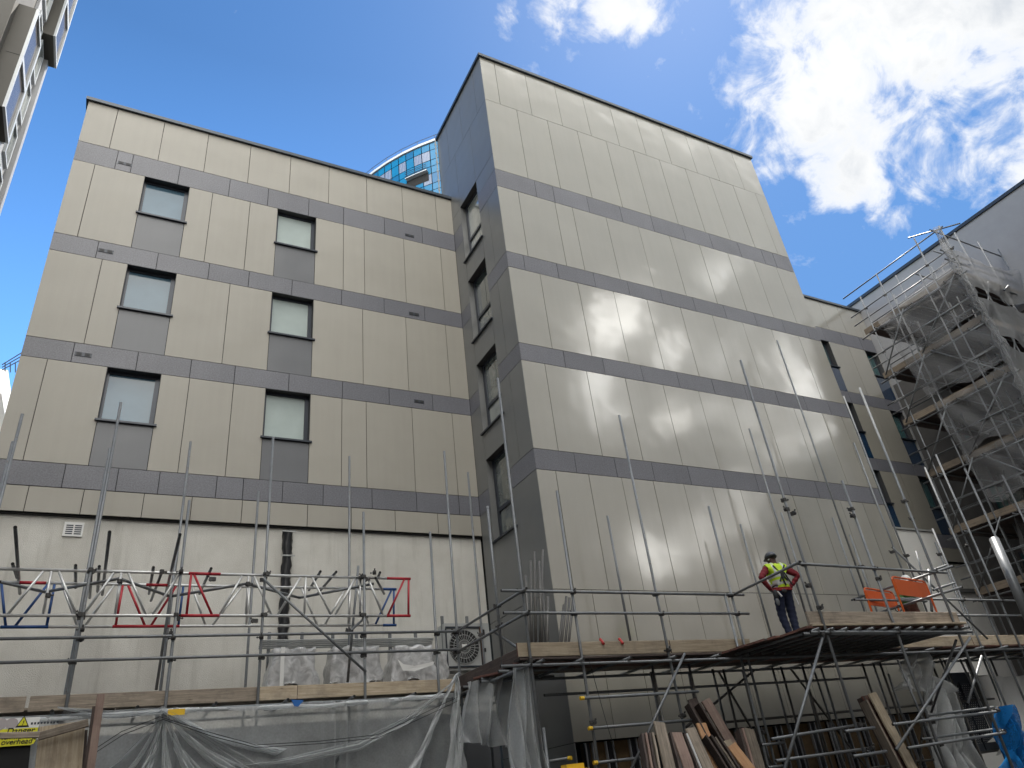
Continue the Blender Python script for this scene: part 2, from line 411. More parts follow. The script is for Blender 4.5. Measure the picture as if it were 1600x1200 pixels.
L_rows = [(BT[0], 17.5, [XLL, -1.82, -.66, .49, 1.65, 2.8, 3.95, 5.13, 6.29, 7.44, X0]),
          (BT[1], BB[0], win_edges([XLL, -2.04, .79, 1.77, 4.41, 5.03, 6.27, 7.48, X0])),
          (BT[2], BB[1], win_edges([XLL, -1.43, 1.47, 4.96, 6.22, 7.45, X0])),
          (BT[3], BB[2], win_edges([XLL, -2.03, .81, 1.78, 4.4, 5.03, 6.28, 7.44, X0])),
          (5.92, 6.455, [XLL, -1.82, -.87, .23, 1.16, 2.19, 3.62, 4.64, 5.72, 6.83, X0])]
panels('taupe_cladding', mL, L_rows, 'taupe_stone', skip=WL)
bands(mL, [(BB[0], BT[0], [XLL, -1.6, -1.24, -.1, 1.19, 2.23, 3.38, 4.41, 5.67, 6.9, X0]),
                          (BB[1], BT[1], [XLL, -1.58, -.27, .93, 1.91, 3.02, 4.37, 5.59, 6.82, X0]),
                          (BB[2], BT[2], [XLL, -1.6, -.33, .8, 1.78, 3.06, 4.41, 5.66, 6.89, X0]),
                          (BB[3], BT[3], [XLL, -1.28, -.32, .47, 1.62, 2.18, 3.04, 3.97, 5.15, 6.29, 7.44, X0])])
panels('taupe_cladding', mF, [
    (19.02, 21.08, [X0, 8.54, 9.69, 10.84, 11.97, 13.13, 14.27, 15.4, 16.58, 17.65, 18.89, XF]),
    (BT[0], 19.02, [X0, 9.12, 10.25, 11.4, 12.56, 13.69, 14.83, 16.0, 17.13, 18.29, 19.41, XF]),
    (BT[1], BB[0], [X0, 8.69, 9.93, 10.54, 11.77, 13.01, 14.25, 15.51, 16.76, 17.96, 19.03, XF]),
    (BT[2], BB[1], [X0, 8.98, 10.19, 11.4, 12.6, 13.85, 15.11, 16.36, 17.61, 18.86, XF]),
    (BT[3], BB[2], [X0, 8.68, 9.92, 11.14, 12.4, 13.65, 14.88, 16.13, 17.39, 18.62, 19.5, XF]),
    (3.745, BB[3], [X0, 8.52, 9.42, 10.36, 11.31, 12.27, 13.22, 14.18, 15.13, 16.1, 17.04, 18.0, 18.96, XF]),
    (.86, 3.745, [X0, 8.97, 9.93, 10.9, 11.82, 12.8, 13.74, 14.7, 15.6, 16.54, 17.5, 18.5, 19.3, XF])], 'taupe_panel')
bands(mF, [
    (BB[0], BT[0], [X0, 9.32, 9.95, 11.18, 12.43, 13.66, 14.96, 16.13, 17.42, 18.54, 19.1, XF]),
    (BB[1], BT[1], [X0, 8.53, 9.59, 10.81, 12.0, 13.22, 14.48, 15.73, 17.03, 18.29, 19.44, XF]),
    (BB[2], BT[2], [X0, 9.3, 10.51, 11.76, 13.01, 14.28, 15.53, 16.81, 18.01, 19.07, XF]),
    (BB[3], BT[3], [X0, 9.1, 10.25, 11.38, 12.54, 13.74, 14.88, 16.07, 17.2, 18.4, 19.5, XF])])
# return wall (faces left), windows in a column
RW = [(14.39, 16.62), (11.45, 13.60), (8.53, 10.64), (5.56, 7.75)]
yA, yB = 14.15, 15.36
rr = [(19.02, 21.08, [YF, 13.55, 14.7, 15.8, 16.62]), (BT[0], 19.02, [YF, 14.15, 15.36, 16.62])]
for i in range(4):
    lo = BT[i + 1] if i < 3 else 3.745
    rr += [(lo, BB[i], [YF, 13.62 if i in (0, 1, 2) else yA, yA]), (lo, BB[i], [yB, YL])]
rr += [(.86, 3.745, [YF, yA, yB, YL]), (GZ, .86, [YF, yA, yB, YL])]
tops = [BT[0]] + [a for a, b in RW][:3]
for i in range(4):
    top = 16.7 if i == 0 else RW[i - 1][0]
    if i > 0: rr.append((RW[i][1], RW[i - 1][0], [yA, yB]))
rr.append((3.745, RW[3][0], [yA, yB]))
rr = [(a, b, [x for x in e]) for a, b, e in rr]
# top window rises into the panel above it
rr[1] = (16.62, 19.02, [YF, 14.15, 15.36, 16.62])
rr += [(BT[0], 16.62, [YF, yA]), (BT[0], 16.62, [yB, 16.62])]
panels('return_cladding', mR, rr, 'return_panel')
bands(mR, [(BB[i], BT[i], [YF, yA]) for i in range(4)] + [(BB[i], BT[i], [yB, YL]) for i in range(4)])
# recessed wing on the right
WX = [(24.0, 25.08), (27.35, 28.15)]
def we(j): return sorted(j + [24.0, 25.08, 27.35, 28.15])
panels('taupe_cladding', mW, [(BT[0], 17.5, [XF, 21.1, 22.2, 23.3, 24.4, 25.46, 26.61, 27.73, 28.2]),
    (BT[1], BB[0], we([XF, 21.2, 22.6, 26.29, 28.2])), (BT[2], BB[1], we([XF, 21.2, 22.6, 26.29, 28.2])),
    (BT[3], BB[2], we([XF, 21.2, 22.6, 26.29, 28.2])), (5.92, 6.455, [XF, 21, 22, 23, 24, 25, 26, 27, 28.2])], 'taupe_panel', skip=WX)
bands(mW, [(BB[i], BT[i], [XF, 21.3, 22.5, 23.7, 24.95 + .1 * i, 26.1 + .1 * i, 27.3, 28.2]) for i in range(4)])
# structure behind the rainscreen
mb = MB()
mb.box((XLL + .28, YL + .34, 5.93), (X0 + .32, 24, 17.46)); mb.box((XLL + .28, YL + .13, GZ), (X0 + .02, YL + .4, 5.94))
mb.box((X0 + .32, YF + .32, GZ + .02), (XF - .3, 16.58, 21.05)); mb.box((X0 + .36, 16.6, GZ), (XF, 24, 17.43))
mb.box((XF - .28, YL + .34, GZ + .03), (28.18, 24, 17.44))
mb.build('inner_wall', 'cavity', blk)
mb = MB(); mb.box((XLL + .05, YL + .10, 1.86), (X0 - .002, YL + .127, 5.90)); mb.build('rendered_wall', 'sand_render', blk)
mb = MB(); mb.box((XLL + .05, YL + .09, GZ + .01), (X0 - .002, YL + .127, 1.855)); mb.build('grey_base_wall', 'dark_panel', blk)  # darker grey than the render, to deepen the shade below the deck
mb = MB(); mb.box((XLL + .003, YL + .04, 5.885), (X0 - .004, YL + .33, 5.915)); mb.build('soffit', 'cavity', blk)
mb = MB(); mb.box((XF + .01, YL + .04, 5.885), (28.19, YL + .33, 5.915)); mb.build('soffit', 'cavity', blk)
mb = MB()
mb.box((XLL, YL + .04, 5.93), (XLL + .03, 24, 17.49)); mb.box((XF - .03, YF + .04, .9), (XF, YL - .01, 17.4)); mb.box((XF - .03, YF + .04, 17.41), (XF, 16.6, 21.07)); mb.box((X0 + .05, 16.59, 17.6), (XF - .04, 16.62, 21.07))
mb.build('side_cladding', 'return_panel', blk)
mb = MB()
mb.box((XF + .01, YL + .08, GZ + .04), (24.0, YL + .14, 5.88)); mb.build('rendered_wall', 'sand_render', blk)
mb = MB(); mb.box((24.0, YL + .08, GZ + .04), (28.19, YL + .14, 4.80)); mb.build('rendered_wall', 'white_board', blk)
mb = MB(); mb.box((24.0, YL - .02, 4.80), (28.19, YL + .2, 4.93)); mb.build('ledge', 'return_panel', blk)
mb = MB(); mb.box((24.0, YL + .09, 4.94), (28.19, YL + .15, 5.88)); mb.build('rendered_wall', 'sand_render', blk)
mb = MB(); mb.box((23.1, 15.22, 1.9), (25.55, YL + .07, 6.70)); mb.build('rendered_bay', 'white_board', blk)
mb = MB(); mb.box((23.05, 15.17, 6.705), (25.6, YL + .02, 6.77)); mb.build('bay_capping', 'ac_paint', blk)
# copings
mb = MB(); mb.box((XLL - .06, YL - .07, 17.505), (X0 + .0, YL + .45, 17.61)); mb.box((XLL - .06, YL + .46, 17.505), (XLL + .4, 24, 17.61)); mb.build('coping', 'coping', blk)
mb = MB(); mb.box((X0 - .06, YF - .07, 21.085), (XF + .06, YF + .4, 21.2)); mb.box((X0 - .06, YF + .405, 21.085), (X0 + .4, 16.68, 21.2)); mb.build('coping', 'coping', blk)
mb = MB(); mb.box((XF + .003, YL - .07, 17.505), (28.19, YL + .45, 17.61)); mb.build('coping', 'coping', blk)
mb = MB()
for z_ in [17.7 + i * .45 for i in range(8)]:
    mb.box((X0 - .10, 16.66, z_), (X0 - .02, 16.70, z_ + .05))
mb.box((X0 - .085, 16.64, 17.55), (X0 - .055, 16.68, 21.08)); mb.build('lightning_rod_cable', 'ac_paint', blk)

def window_L(x0, x1, zt, zs, zb, gl, sp='dark_panel'):
    f = MB(); d = YL
    f.box((x0 + .004, d + .17, zs), (x0 + .06, d + .22, zt - .004)); f.box((x1 - .10, d + .17, zs), (x1 - .004, d + .22, zt - .004))
    f.box((x0 + .061, d + .17, zt - .07), (x1 - .101, d + .22, zt - .004)); f.box((x0 + .061, d + .17, zs), (x1 - .101, d + .22, zs + .05))
    o = f.build('window', 'frame_dark', blk)
    g = MB(); g.face([(x0 + .03, d + .205, zs + .02), (x1 - .05, d + .205, zs + .02), (x1 - .05, d + .205, zt - .03), (x0 + .03, d + .205, zt - .03)]); g.build('pane', gl, o)
    r = MB(); r.box((x0 - .004, d + .002, zs), (x0 + .003, d + .3, zt)); r.box((x1 - .003, d + .002, zs), (x1 + .004, d + .3, zt)); r.box((x0 + .004, d + .003, zt - .003), (x1 - .004, d + .3, zt + .004)); r.build('reveal', 'reveal', o)
    s = MB(); s.box((x0 - .05, d - .055, zs - .045), (x1 + .06, d + .2, zs - .002)); s.build('sill', 'frame_dark', o)
    p = MB(); p.box((x0 + .006, d + .006, zb + G), (x1 - .006, d + .03, zs - .05)); p.build('spandrel_panel', sp, o)
zs_ = [14.03, 11.04, 8.07]
for k in range(3):
    window_L(*WL[0], BB[k], zs_[k], BT[k + 1], 'glass_bluish' if k else 'glass_bluish')
    window_L(*WL[1], BB[k], zs_[k], BT[k + 1], 'glass_film')
    for w_ in WX: window_L(*w_, BB[k], zs_[k], BT[k + 1], 'glass_teal', 'glass_navy')
for (z0, z1) in RW:
    x = X0 + .17; f = MB(); fz = z0 + (z1 - z0) * .36
    f.box((x, yA + .004, z0), (x + .05, yA + .07, z1 - .004)); f.box((x, yB - .12, z0), (x + .05, yB - .004, z1 - .004))
    f.box((x, yA + .071, z1 - .08), (x + .05, yB - .121, z1 - .004)); f.box((x, yA + .071, z0), (x + .05, yB - .121, z0 + .06)); f.box((x - .01, yA + .071, fz - .04), (x + .05, yB - .121, fz + .05))
    o = f.build('window', 'frame_dark', blk)
    for a, b in ((z0 + .05, fz - .03), (fz + .04, z1 - .06)):
        g = MB(); g.face([(x + .03, yA + .05, a), (x + .03, yB - .1, a), (x + .03, yB - .1, b), (x + .03, yA + .05, b)]); g.build('pane', 'glass_room', o)
    r = MB(); r.box((X0 + .002, yA - .004, z0), (X0 + .3, yA + .003, z1)); r.build('reveal', 'return_panel', o)
    r = MB(); r.box((X0 + .002, yB - .003, z0), (X0 + .3, yB + .004, z1)); r.build('reveal', 'return_panel', o)
    r = MB(); r.box((X0 + .003, yA + .004, z1 - .003), (X0 + .3, yB - .004, z1 + .004)); r.build('reveal', 'reveal', o)
    s = MB(); s.box((X0 - .06, yA - .05, z0 - .045), (X0 + .18, yB + .06, z0 - .002)); s.build('sill', 'frame_dark', o)
# louvred vents in the bands
for (a, b, c, e) in [(-1.56, -1.23, 15.6, 15.53), (6.33, 6.62, 15.52, 15.45), (-1.56, -1.23, 12.63, 12.55), (6.33, 6.64, 12.54, 12.46), (-1.56, -1.23, 9.65, 9.57), (6.36, 6.64, 9.64, 9.57)]:
    mb = MB(); mb.box((a, YL - .012, e - .01), (b, YL + .0, c + .01)); o = mb.build('air_vent', 'frame_dark', blk)
    mb = MB()
    for i in range(2):
        mb.box((a + .03 + i * (b - a) / 2, YL - .016, e), (a + (i + 1) * (b - a) / 2 - .03, YL - .0125, c)); 
    mb.build('grille', 'grille', o)
mb = MB(); mb.box((-1.10, YL + .07, 5.49), (-.76, YL + .099, 5.78)); o = mb.build('wall_vent', 'pale_render', blk)
mb = MB()
for i in range(2):
    for j in range(5): mb.box((-1.06 + i * .15, YL + .066, 5.53 + j * .042), (-.94 + i * .15, YL + .069, 5.553 + j * .042))
mb.build('grille', 'frame_dark', o)
# black lagged duct up the render, slightly lumpy
def ragged(name, mat_, pts, rad, parent=None, n=9, amp=.25, lbl=None):
    mb = MB(); rings = []
    for i, (P, rr_) in enumerate(zip(pts, rad)):
        P = Vector(P); d = (Vector(pts[min(i + 1, len(pts) - 1)]) - Vector(pts[max(i - 1, 0)])).normalized(); u = d.orthogonal().normalized(); w2 = d.cross(u); k = len(mb.v)
        for j in range(n):
            an = 2 * math.pi * j / n; r2 = rr_ * (1 + random.uniform(-amp, amp)); mb.v.append(P + (u * math.cos(an) + w2 * math.sin(an)) * r2)
        if rings:
            p = rings[-1]
            for j in range(n): mb.f.append((p + j, p + (j + 1) % n, k + (j + 1) % n, k + j)); mb.mi.append(0); mb.tone.append(.5)
        rings.append(k)
    return mb.build(name, mat_, parent, smooth=True)
ragged('cable_duct', 'black_plastic', [(3.205, YL + .03, 2.6 + i * .1) for i in range(33)], [.105] * 33, blk, 10, .22)
mb = MB()
for z_ in (3.4, 4.3, 5.2, 5.75): mb.box((3.06, YL - .09, z_), (3.36, YL - .075, z_ + .03))
mb.build('duct_strap', 'ac_paint', blk)
# unfinished base of the projecting block
mb = MB(); mb.box((X0 + .32, YF + .10, GZ + .05), (XF, YF + .318, .84)); mb.build('insulation', 'insulation', blk)
for i in range(22):
    x = X0 + .22 + i * .55 + random.uniform(-.06, .06)
    mb = MB(); mb.box((x, YF + .03, GZ + .1), (x + .022, YF + .098, .84)); mb.box((x + .16, YF + .03, GZ + .1), (x + .18, YF + .098, .84)); mb.build('stud', 'stud_metal', blk)
mb = MB()
for i in range(22):
    x = X0 + .25 + i * .55; mb.box((x, YF + .06, GZ + .1), (x + .12, YF + .099, .83))
mb.build('stud_backing', 'black_plastic', blk)

# ------------------------------------------------------------------ the block closing the street on the right
XB = 28.22
bb = thing('side_block', 'tall grey rendered block behind the netted scaffold tower on the right', 'building', (31, 10, GZ))
mb = MB(); mb.box((XB, 6.6, GZ), (40, 22, 18.05)); mb.build('wall', 'grey_cladding', bb)
mb = MB(); mb.box((XB - .05, 9.2, GZ), (XB - .004, 15.9, 13.6)); mb.build('net_shade_wall', 'brick_dark', bb)  # dark sheet stands in for the netting's shade on this wall
mb = MB(); mb.box((XB - .07, 6.55, 18.055), (XB + .4, 22.05, 18.19)); mb.build('coping', 'coping', bb)
for k in range(4):
    for yy in (10.6, 13.0):
        z0 = 7.2 + k * 2.95 - 3
        mb = MB(); mb.box((XB - .09, yy, z0), (XB - .052, yy + 1.1, z0 + 1.5)); o = mb.build('window', 'frame_dark', bb)
        g = MB(); g.face([(XB - .094, yy + .07, z0 + .07), (XB - .094, yy + 1.03, z0 + .07), (XB - .094, yy + 1.03, z0 + 1.43), (XB - .094, yy + .07, z0 + 1.43)]); g.build('pane', 'glass_teal', o)

# ------------------------------------------------------------------ high block at the left edge, with projecting bays
ta = thing('high_rise_block', 'tall taupe block with white framed projecting bays at the upper left corner', 'building', (-12, 30, GZ))
xa = -6.58
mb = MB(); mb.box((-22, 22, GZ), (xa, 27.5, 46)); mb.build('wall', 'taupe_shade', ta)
mb = MB()
mb.box((xa, 27.2, GZ), (xa + .35, 27.52, 46)); mb.box((xa + .002, 24.3, GZ), (xa + .12, 27.19, 46)); mb.build('white_cladding', 'grey_cladding', ta)
for k in range(17):
    z0 = 1 + k * 2.6
    for (ya, yb) in ((24.5, 25.6), (26.0, 27.0)):
        mb = MB(); f = .10; xx = xa + .12
        mb.box((xx, ya, z0), (xx + .1, ya + f, z0 + 1.9)); mb.box((xx, yb - f, z0), (xx + .1, yb, z0 + 1.9)); mb.box((xx, ya + f + .001, z0), (xx + .1, yb - f - .001, z0 + f)); mb.box((xx, ya + f + .001, z0 + 1.9 - f), (xx + .1, yb - f - .001, z0 + 1.9))
        o = mb.build('window', 'white_frame', ta)
        g = MB(); g.face([(xx + .03, ya, z0), (xx + .03, yb, z0), (xx + .03, yb, z0 + 1.9), (xx + .03, ya, z0 + 1.9)]); g.build('pane', 'glass_room', o)
def bay(ya, yb, z0, z1, x1=-6.0):
    x_in = xa + .125
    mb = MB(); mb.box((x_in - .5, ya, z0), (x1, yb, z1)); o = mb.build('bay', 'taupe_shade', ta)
    mb = MB(); f = .12
    zc = z0
    while zc < z1 - .5:
        zt = min(zc + 2.84, z1)
        for q in ((ya - .01, ya + f, zc, zt), (yb - f, yb + .01, zc, zt), (ya + f, yb - f, zc + .0, zc + f), (ya + f, yb - f, zt - f, zt - .0)):
            mb.box((x1, q[0] + .001, q[2] + .001), (x1 + .09, q[1] - .001, q[3] - .001))
        zc = zt
    mb.build('bay_frame', 'white_frame', o)
    g = MB(); g.face([(x1 + .02, ya + f, z0 + .1), (x1 + .02, yb - f, z0 + .1), (x1 + .02, yb - f, z1 - .1), (x1 + .02, ya + f, z1 - .1)]); g.build('pane', 'glass_brown', o)
    g = MB()
    for k in range(1, 4):
        if z0 + 2.84 * k < z1: g.box((x_in, ya - .006, z0 + 2.84 * k - .01), (x1 - .01, ya - .001, z0 + 2.84 * k + .01))
    if g.f: g.build('panel_joint', 'cavity', o)
bay(22.45, 24.2, 23.15, 28.83); bay(25.78, 27.54, 31.68, 42.5); bay(22.45, 24.2, 34.5, 42.5)

# ------------------------------------------------------------------ distant white tower with rooftop plant at the far left
def farbox(u, v, dist): return ray(u, v) * dist
p = farbox(0, 580, 120)
fb = thing('distant_tower', 'small far white tower block with a roof gantry left of the taupe block', 'building', (p.x - 4, p.y, GZ))
zt = farbox(8, 577, 120).z; zl = farbox(8, 612, 120).z
pr_ = farbox(12, 580, 120)
mb = MB(); mb.box((pr_.x - 12, pr_.y, zl - 1), (pr_.x, pr_.y + 12, zt)); mb.build('penthouse', 'pale_render', fb)
mb = MB(); mb.box((pr_.x - 12, pr_.y - .3, zt - 1.8), (pr_.x - 1, pr_.y - .02, zt - .9)); mb.build('window', 'glass_navy', fb)
mb = MB(); mb.box((pr_.x - 18, pr_.y + 8, GZ), (pr_.x - 3.5, pr_.y + 20, zl - 4)); mb.build('wall', 'pale_render', fb)
mb = MB()
for a, b in ((578, 20), (574, 24), (570, 28)):
    mb.tube(farbox(3, a, 120), farbox(34, 551 + (a - 570) * 1.3, 120), .07, 6)
for u in (8, 16, 24): mb.tube(farbox(u, 566, 120), farbox(u, 582, 120), .07, 6)
mb.build('roof_gantry', 'frame_dark', fb)

# ------------------------------------------------------------------ curved blue glass tower beyond
CX, CY, CR_ = 31.92, 52.46, 18.63
cy = thing('round_glass_tower', 'round tower of bright blue glass panels rising behind the roof of the block', 'tower', (CX, CY, GZ))
def cyl(r, z0, z1, a0, a1, n, mb=None, mi=0):
    mb = mb or MB()
    for i in range(n):
        a = a0 + (a1 - a0) * i / n; b = a0 + (a1 - a0) * (i + 1) / n
        mb.face([(CX + r * math.cos(q), CY + r * math.sin(q), z) for q, z in ((a, z0), (b, z0), (b, z1), (a, z1))], mi, random.random())
    return mb
da = 2 * math.pi / 72
cyl(CR_ - .35, GZ, 50, 0, 2 * math.pi, 72).build('wall', 'cavity', cy)
def aidx(k): return math.pi * 1.0 + k * da
ring = MB()
for z0, z1, nm in ((48.2, 49.6, 'blue_panel'), ):
    pass
pan = MB(); drk = MB()
wins = []; NC = 150; dc = 2 * math.pi / NC
for k in range(NC):
    a, b = k * dc, (k + 1) * dc
    if not 165 < math.degrees((a + b) / 2) < 310: continue
    zt_ = 49.55; row = 0
    while zt_ > 38:
        for hgt, typ in ((.82, 0), (1.15, 1), (.75, 0)):
            g = .035; r = CR_; z0, z1 = zt_ - hgt, zt_; zt_ = z0
            q = [(CX + r * math.cos(x), CY + r * math.sin(x), z) for x, z in ((a + g / r, z0 + g), (b - g / r, z0 + g), (b - g / r, z1 - g), (a + g / r, z1 - g))]
            if typ == 1 and (k + row * 2) % 5 in (1, 2, 4): wins.append((q, k, row))
            else: (pan if random.random() < .78 else drk).face(q)
        row += 1
pan.build('glass_panels', 'blue_panel', cy); drk.build('dark_glass_panels', 'blue_panel_dark', cy)
wins.sort(key=lambda e: (e[2], abs(e[1] * 360 / NC - 222)))
for q, k, fl in wins[:88]:
    mb = MB(); mb.face(q); mb.build('window', 'glass_pale', cy)
mb = cyl(CR_ + .12, 49.6, 49.85, 0, 2 * math.pi, 72)
for i in range(72):
    a = i * da; b = a + da
    mb.face([(CX + rr_ * math.cos(q), CY + rr_ * math.sin(q), 49.6) for q, rr_ in ((a, CR_ - .3), (b, CR_ - .3), (b, CR_ + .12), (a, CR_ + .12))])
    mb.face([(CX + rr_ * math.cos(q), CY + rr_ * math.sin(q), 49.85) for q, rr_ in ((a, 0), (a, CR_ + .12), (b, CR_ + .12))])
mb.build('roof_fascia', 'white_frame', cy)
mb = MB()
for i in range(72):
    a = i * da; b = a + da; P = lambda q, z, r=CR_ + .15: (CX + r * math.cos(q), CY + r * math.sin(q), z)
    mb.tube(P(a, 50.2), P(b, 50.2), .025, 5); mb.tube(P(a, 49.85), P(a, 50.2), .025, 5)
mb.build('roof_rail', 'frame_dark', cy)
# balcony with dark recess
k0 = ray(652, 262) ; 
def balc(acen, z0):
    a0, a1 = acen - .055, acen + .055
    mb = cyl(CR_ + .02, z0 - .25, z0 + .65, a0, a1, 4); o = mb.build('balcony', 'cavity', cy)
    mb = MB(); rr_ = CR_ + .35
    for i in range(4):
        a = a0 + (a1 - a0) * i / 4; b = a0 + (a1 - a0) * (i + 1) / 4
        P = lambda q, r, z: (CX + r * math.cos(q), CY + r * math.sin(q), z)
        for zz in (z0 + .68, z0 + .76):
            mb.face([P(a, CR_, zz), P(b, CR_, zz), P(b, rr_, zz), P(a, rr_, zz)])
        mb.face([P(a, rr_, z0 + .68), P(b, rr_, z0 + .68), P(b, rr_, z0 + .76), P(a, rr_, z0 + .76)])
    mb.build('balcony_slab', 'white_frame', o)
    mb = MB()
    for i in range(8):
        a = a0 + (a1 - a0) * i / 8; b = a0 + (a1 - a0) * (i + 1) / 8
        for hh in (.95, 1.15, 1.35): mb.tube(P(a, rr_, z0 + hh), P(b, rr_, z0 + hh), .025, 5)
    mb.build('balcony_rail', 'frame_dark', o)
r_ = ray(652, 268)
# intersect with cylinder
A_ = r_.x ** 2 + r_.y ** 2; B_ = -(r_.x * CX + r_.y * CY); Cc = CX ** 2 + CY ** 2 - CR_ ** 2
tt = (-B_ - math.sqrt(max(B_ * B_ - A_ * Cc, 0))) / A_; hit = r_ * tt
balc(math.atan2(hit.y - CY, hit.x - CX) % (2 * math.pi), hit.z - 1.3)

# ------------------------------------------------------------------ unseen buildings added round the camera to shape reflections and block light
ob = thing('added_reflection_block', 'unseen pale screen with holes, added so the facade reflects bright patches', 'building', (35, -24, GZ))
mb = MB(); mb.box((4, -18, GZ), (110, -16.6, 8.42)); mb.build('dark_base_blocker', 'brick_dark', ob)  # dark foot of the added screen, keeps light from under the decks
oc = thing('added_opposite_terrace', 'pale terrace added unseen behind the camera to block low sky light', 'building', (-30, -24, GZ))
mb = MB(); mb.box((-80, -30, 7.5), (3.9, -16.7, 20)); mb.build('wall', 'pale_stucco', oc)  # unseen terrace, added to cut off the low sky
mb = MB(); mb.box((-80, -30, GZ), (3.9, -16.65, 7.49)); mb.build('dark_base_blocker', 'brick_dark', oc)  # its lower part made dark to hold back low light
ow = thing('added_left_blocker', 'unseen dark block added left of the camera to darken the left wing', 'building', (-16, 0, GZ))
mb = MB(); mb.box((-24, -20, GZ), (-10, 15, 33)); mb.build('wall', 'brick_dark', ow)  # added out of view so the left wing gets less light
se = thing('added_end_blocker', 'unseen block added at the right street end to stop low side light', 'building', (60, 0, GZ))
mb = MB(); mb.box((52, -16, 6), (64, 30, 24)); mb.build('wall', 'pale_stucco', se)  # added out of view to close off low light along the street
mb = MB(); mb.box((52.02, -15.9, GZ), (63.9, 29.9, 5.99)); mb.build('dark_base_blocker', 'brick_dark', se)  # dark lower half of the same added blocker
hd = thing('added_hoarding', 'dark hoarding added unseen behind the camera to block low light', 'hoarding', (0, -5, GZ))
mb = MB(); mb.box((-40, -5.1, GZ), (60, -5, 3.0)); mb.build('blocking_panel', 'frame_dark', hd)  # unseen dark screen, added to dim the walls under the decks
for i_, xc in enumerate((-26, -14, 3, 15, 27)):
    mb = MB(); mb.box((xc, -4.6, GZ), (xc + 11, -2.2, 5.2)); o = mb.build('added_cabin_blocker', 'frame_dark'); tag(o, 'dark cabin added unseen behind the camera to block low light', 'site cabin', 'light blockers added behind the camera')  # unseen boxes added to dim the wall below the decks
K = (YF * 2 + 16.6) / YF
holes = []
for (u, v, pw, ph) in [(945, 505, 40, 66), (992, 492, 34, 60), (1050, 540, 24, 56), (935, 590, 30, 60), (950, 645, 56, 24), (1058, 655, 50, 28), (1010, 640, 60, 12), (1112, 640, 16, 26),
                       (1166, 652, 16, 36), (1100, 400, 16, 14), (1128, 425, 26, 40), (1160, 510, 14, 24), (1232, 555, 26, 54), (1262, 600, 34, 60), (1292, 684, 40, 22), (1226, 700, 22, 50),
                       (1332, 690, 18, 44), (1080, 222, 12, 26), (1192, 880, 14, 36), (1040, 880, 50, 34), (1092, 830, 22, 60), (1000, 850, 20, 30), (1160, 780, 26, 60), (1060, 800, 14, 20), (1120, 560, 14, 40)]:
    P = aty(u, v, YF); holes.append((P.x * K, P.z * K, pw / 75 * K * .68 * (P.length / 15), ph / 62 * K * .62 * (P.length / 15)))
# added unseen screen: cells left open where the facade should reflect bright sky
mb = MB(); cw = 1.3
z = 8.42
while z < 74:
    x = 4.0; run = None
    while x < 110:
        hole = any(((x + cw / 2 - hx) / sx) ** 2 + ((z + cw / 2 - hz) / sz) ** 2 < 1 for hx, hz, sx, sz in holes)
        if hole and run is not None: mb.box((run, -17.0, z), (x, -16.6, z + cw)); run = None
        if not hole and run is None: run = x
        x += cw
    if run is not None: mb.box((run, -17.0, z), (x, -16.6, z + cw))
    z += cw
mb.build('holed_reflection_screen', 'pale_stucco', ob)

# ------------------------------------------------------------------ scaffolding
Y1, Y1B, YS, YSB, Y2 = 13.81, 15.05, 11.0, 12.3, 8.95      # front / back rows of standards
XR = 6.13                                                  # the return run beside the corner
DZ = 2.03                                                  # deck level
def std(sc, u, v, y, zb=GZ, couple=(), xplane=None, m='galvanised'):
    P = atx(u, v, xplane) if xplane is not None else aty(u, v, y)
    o = tub('standard', (P.x, P.y, zb), (P.x, P.y, P.z), sc, m)
    for z in couple: coupler((P.x, P.y, z), sc)
    return P
def pxtube(sc, name, a, b, ya, yb=None, m='galvanised', r=.0242, ext=0):
    A = aty(a[0], a[1], ya); B = aty(b[0], b[1], ya if yb is None else yb); d = (B - A).normalized() * ext
    return tub(name, A - d, B + d, sc, m, r)
# --- left run, in front of the rendered wall
sl_ = thing('scaffold', 'grey tube scaffold with a plank deck running below the rendered wall on the left', 'scaffold', (2, Y1, GZ), 'scaffolds round the block')
fr = [(35, 647, Y1, (2.68, 3.03, 2.2)), (189, 629, Y1, (2.68, 3.03, 3.42, 4.16, 1.95)), (296, 782, Y1, (2.68, 3.03, 3.42, 4.16)), (427, 683, Y1, (2.68, 3.03, 3.42, 4.16)),
      (568, 800, Y1, (2.68, 3.03, 3.42, 4.16)), (672, 831, Y1, (2.70, 3.05)), (694, 705, Y1, (2.70, 3.08))]
for u, v, y, c in fr: std(sl_, u, v, y, GZ, c)
for u, v, y in [(298, 690, Y1B), (404, 768, Y1B), (546, 713, Y1B), (731, 738, Y1B), (172, 700, Y1B), (20, 690, Y1B)]: std(sl_, u, v, y, GZ, (3.3,) if u == 731 else ())
x0l, x1l = -3.2, 6.25
for z in (2.68, 3.03): tub('guard_rail', (x0l, Y1 - .05, z), (x1l, Y1 - .05, z + .06), sl_)
tub('ledger', (x0l, Y1 - .05, 1.90), (x1l, Y1 - .05, 1.90), sl_); tub('ledger', (x0l, Y1B + .05, 1.90), (7.6, Y1B + .05, 1.90), sl_); tub('ledger', (x0l, Y1 + .05, .0), (x1l, Y1 + .05, .0), sl_)
for i in range(9): tub('transom', (-2.9 + i * 1.15, Y1 - .22, 1.95), (-2.9 + i * 1.15, Y1B + .3, 1.95), sl_)
for j in range(5):
    xs = [x0l, x0l + 3.1 + .35 * j % 1.0, x0l + 6.6 + .2 * j, 7.5]
    for a, b in zip(xs[:-1], xs[1:]): board('deck_board', (a + .01, Y1 + .14 + j * .232, DZ), (b - .01, Y1 + .14 + j * .232, DZ), .222, .038, (0, 0, 1), 'board_weathered', sl_)
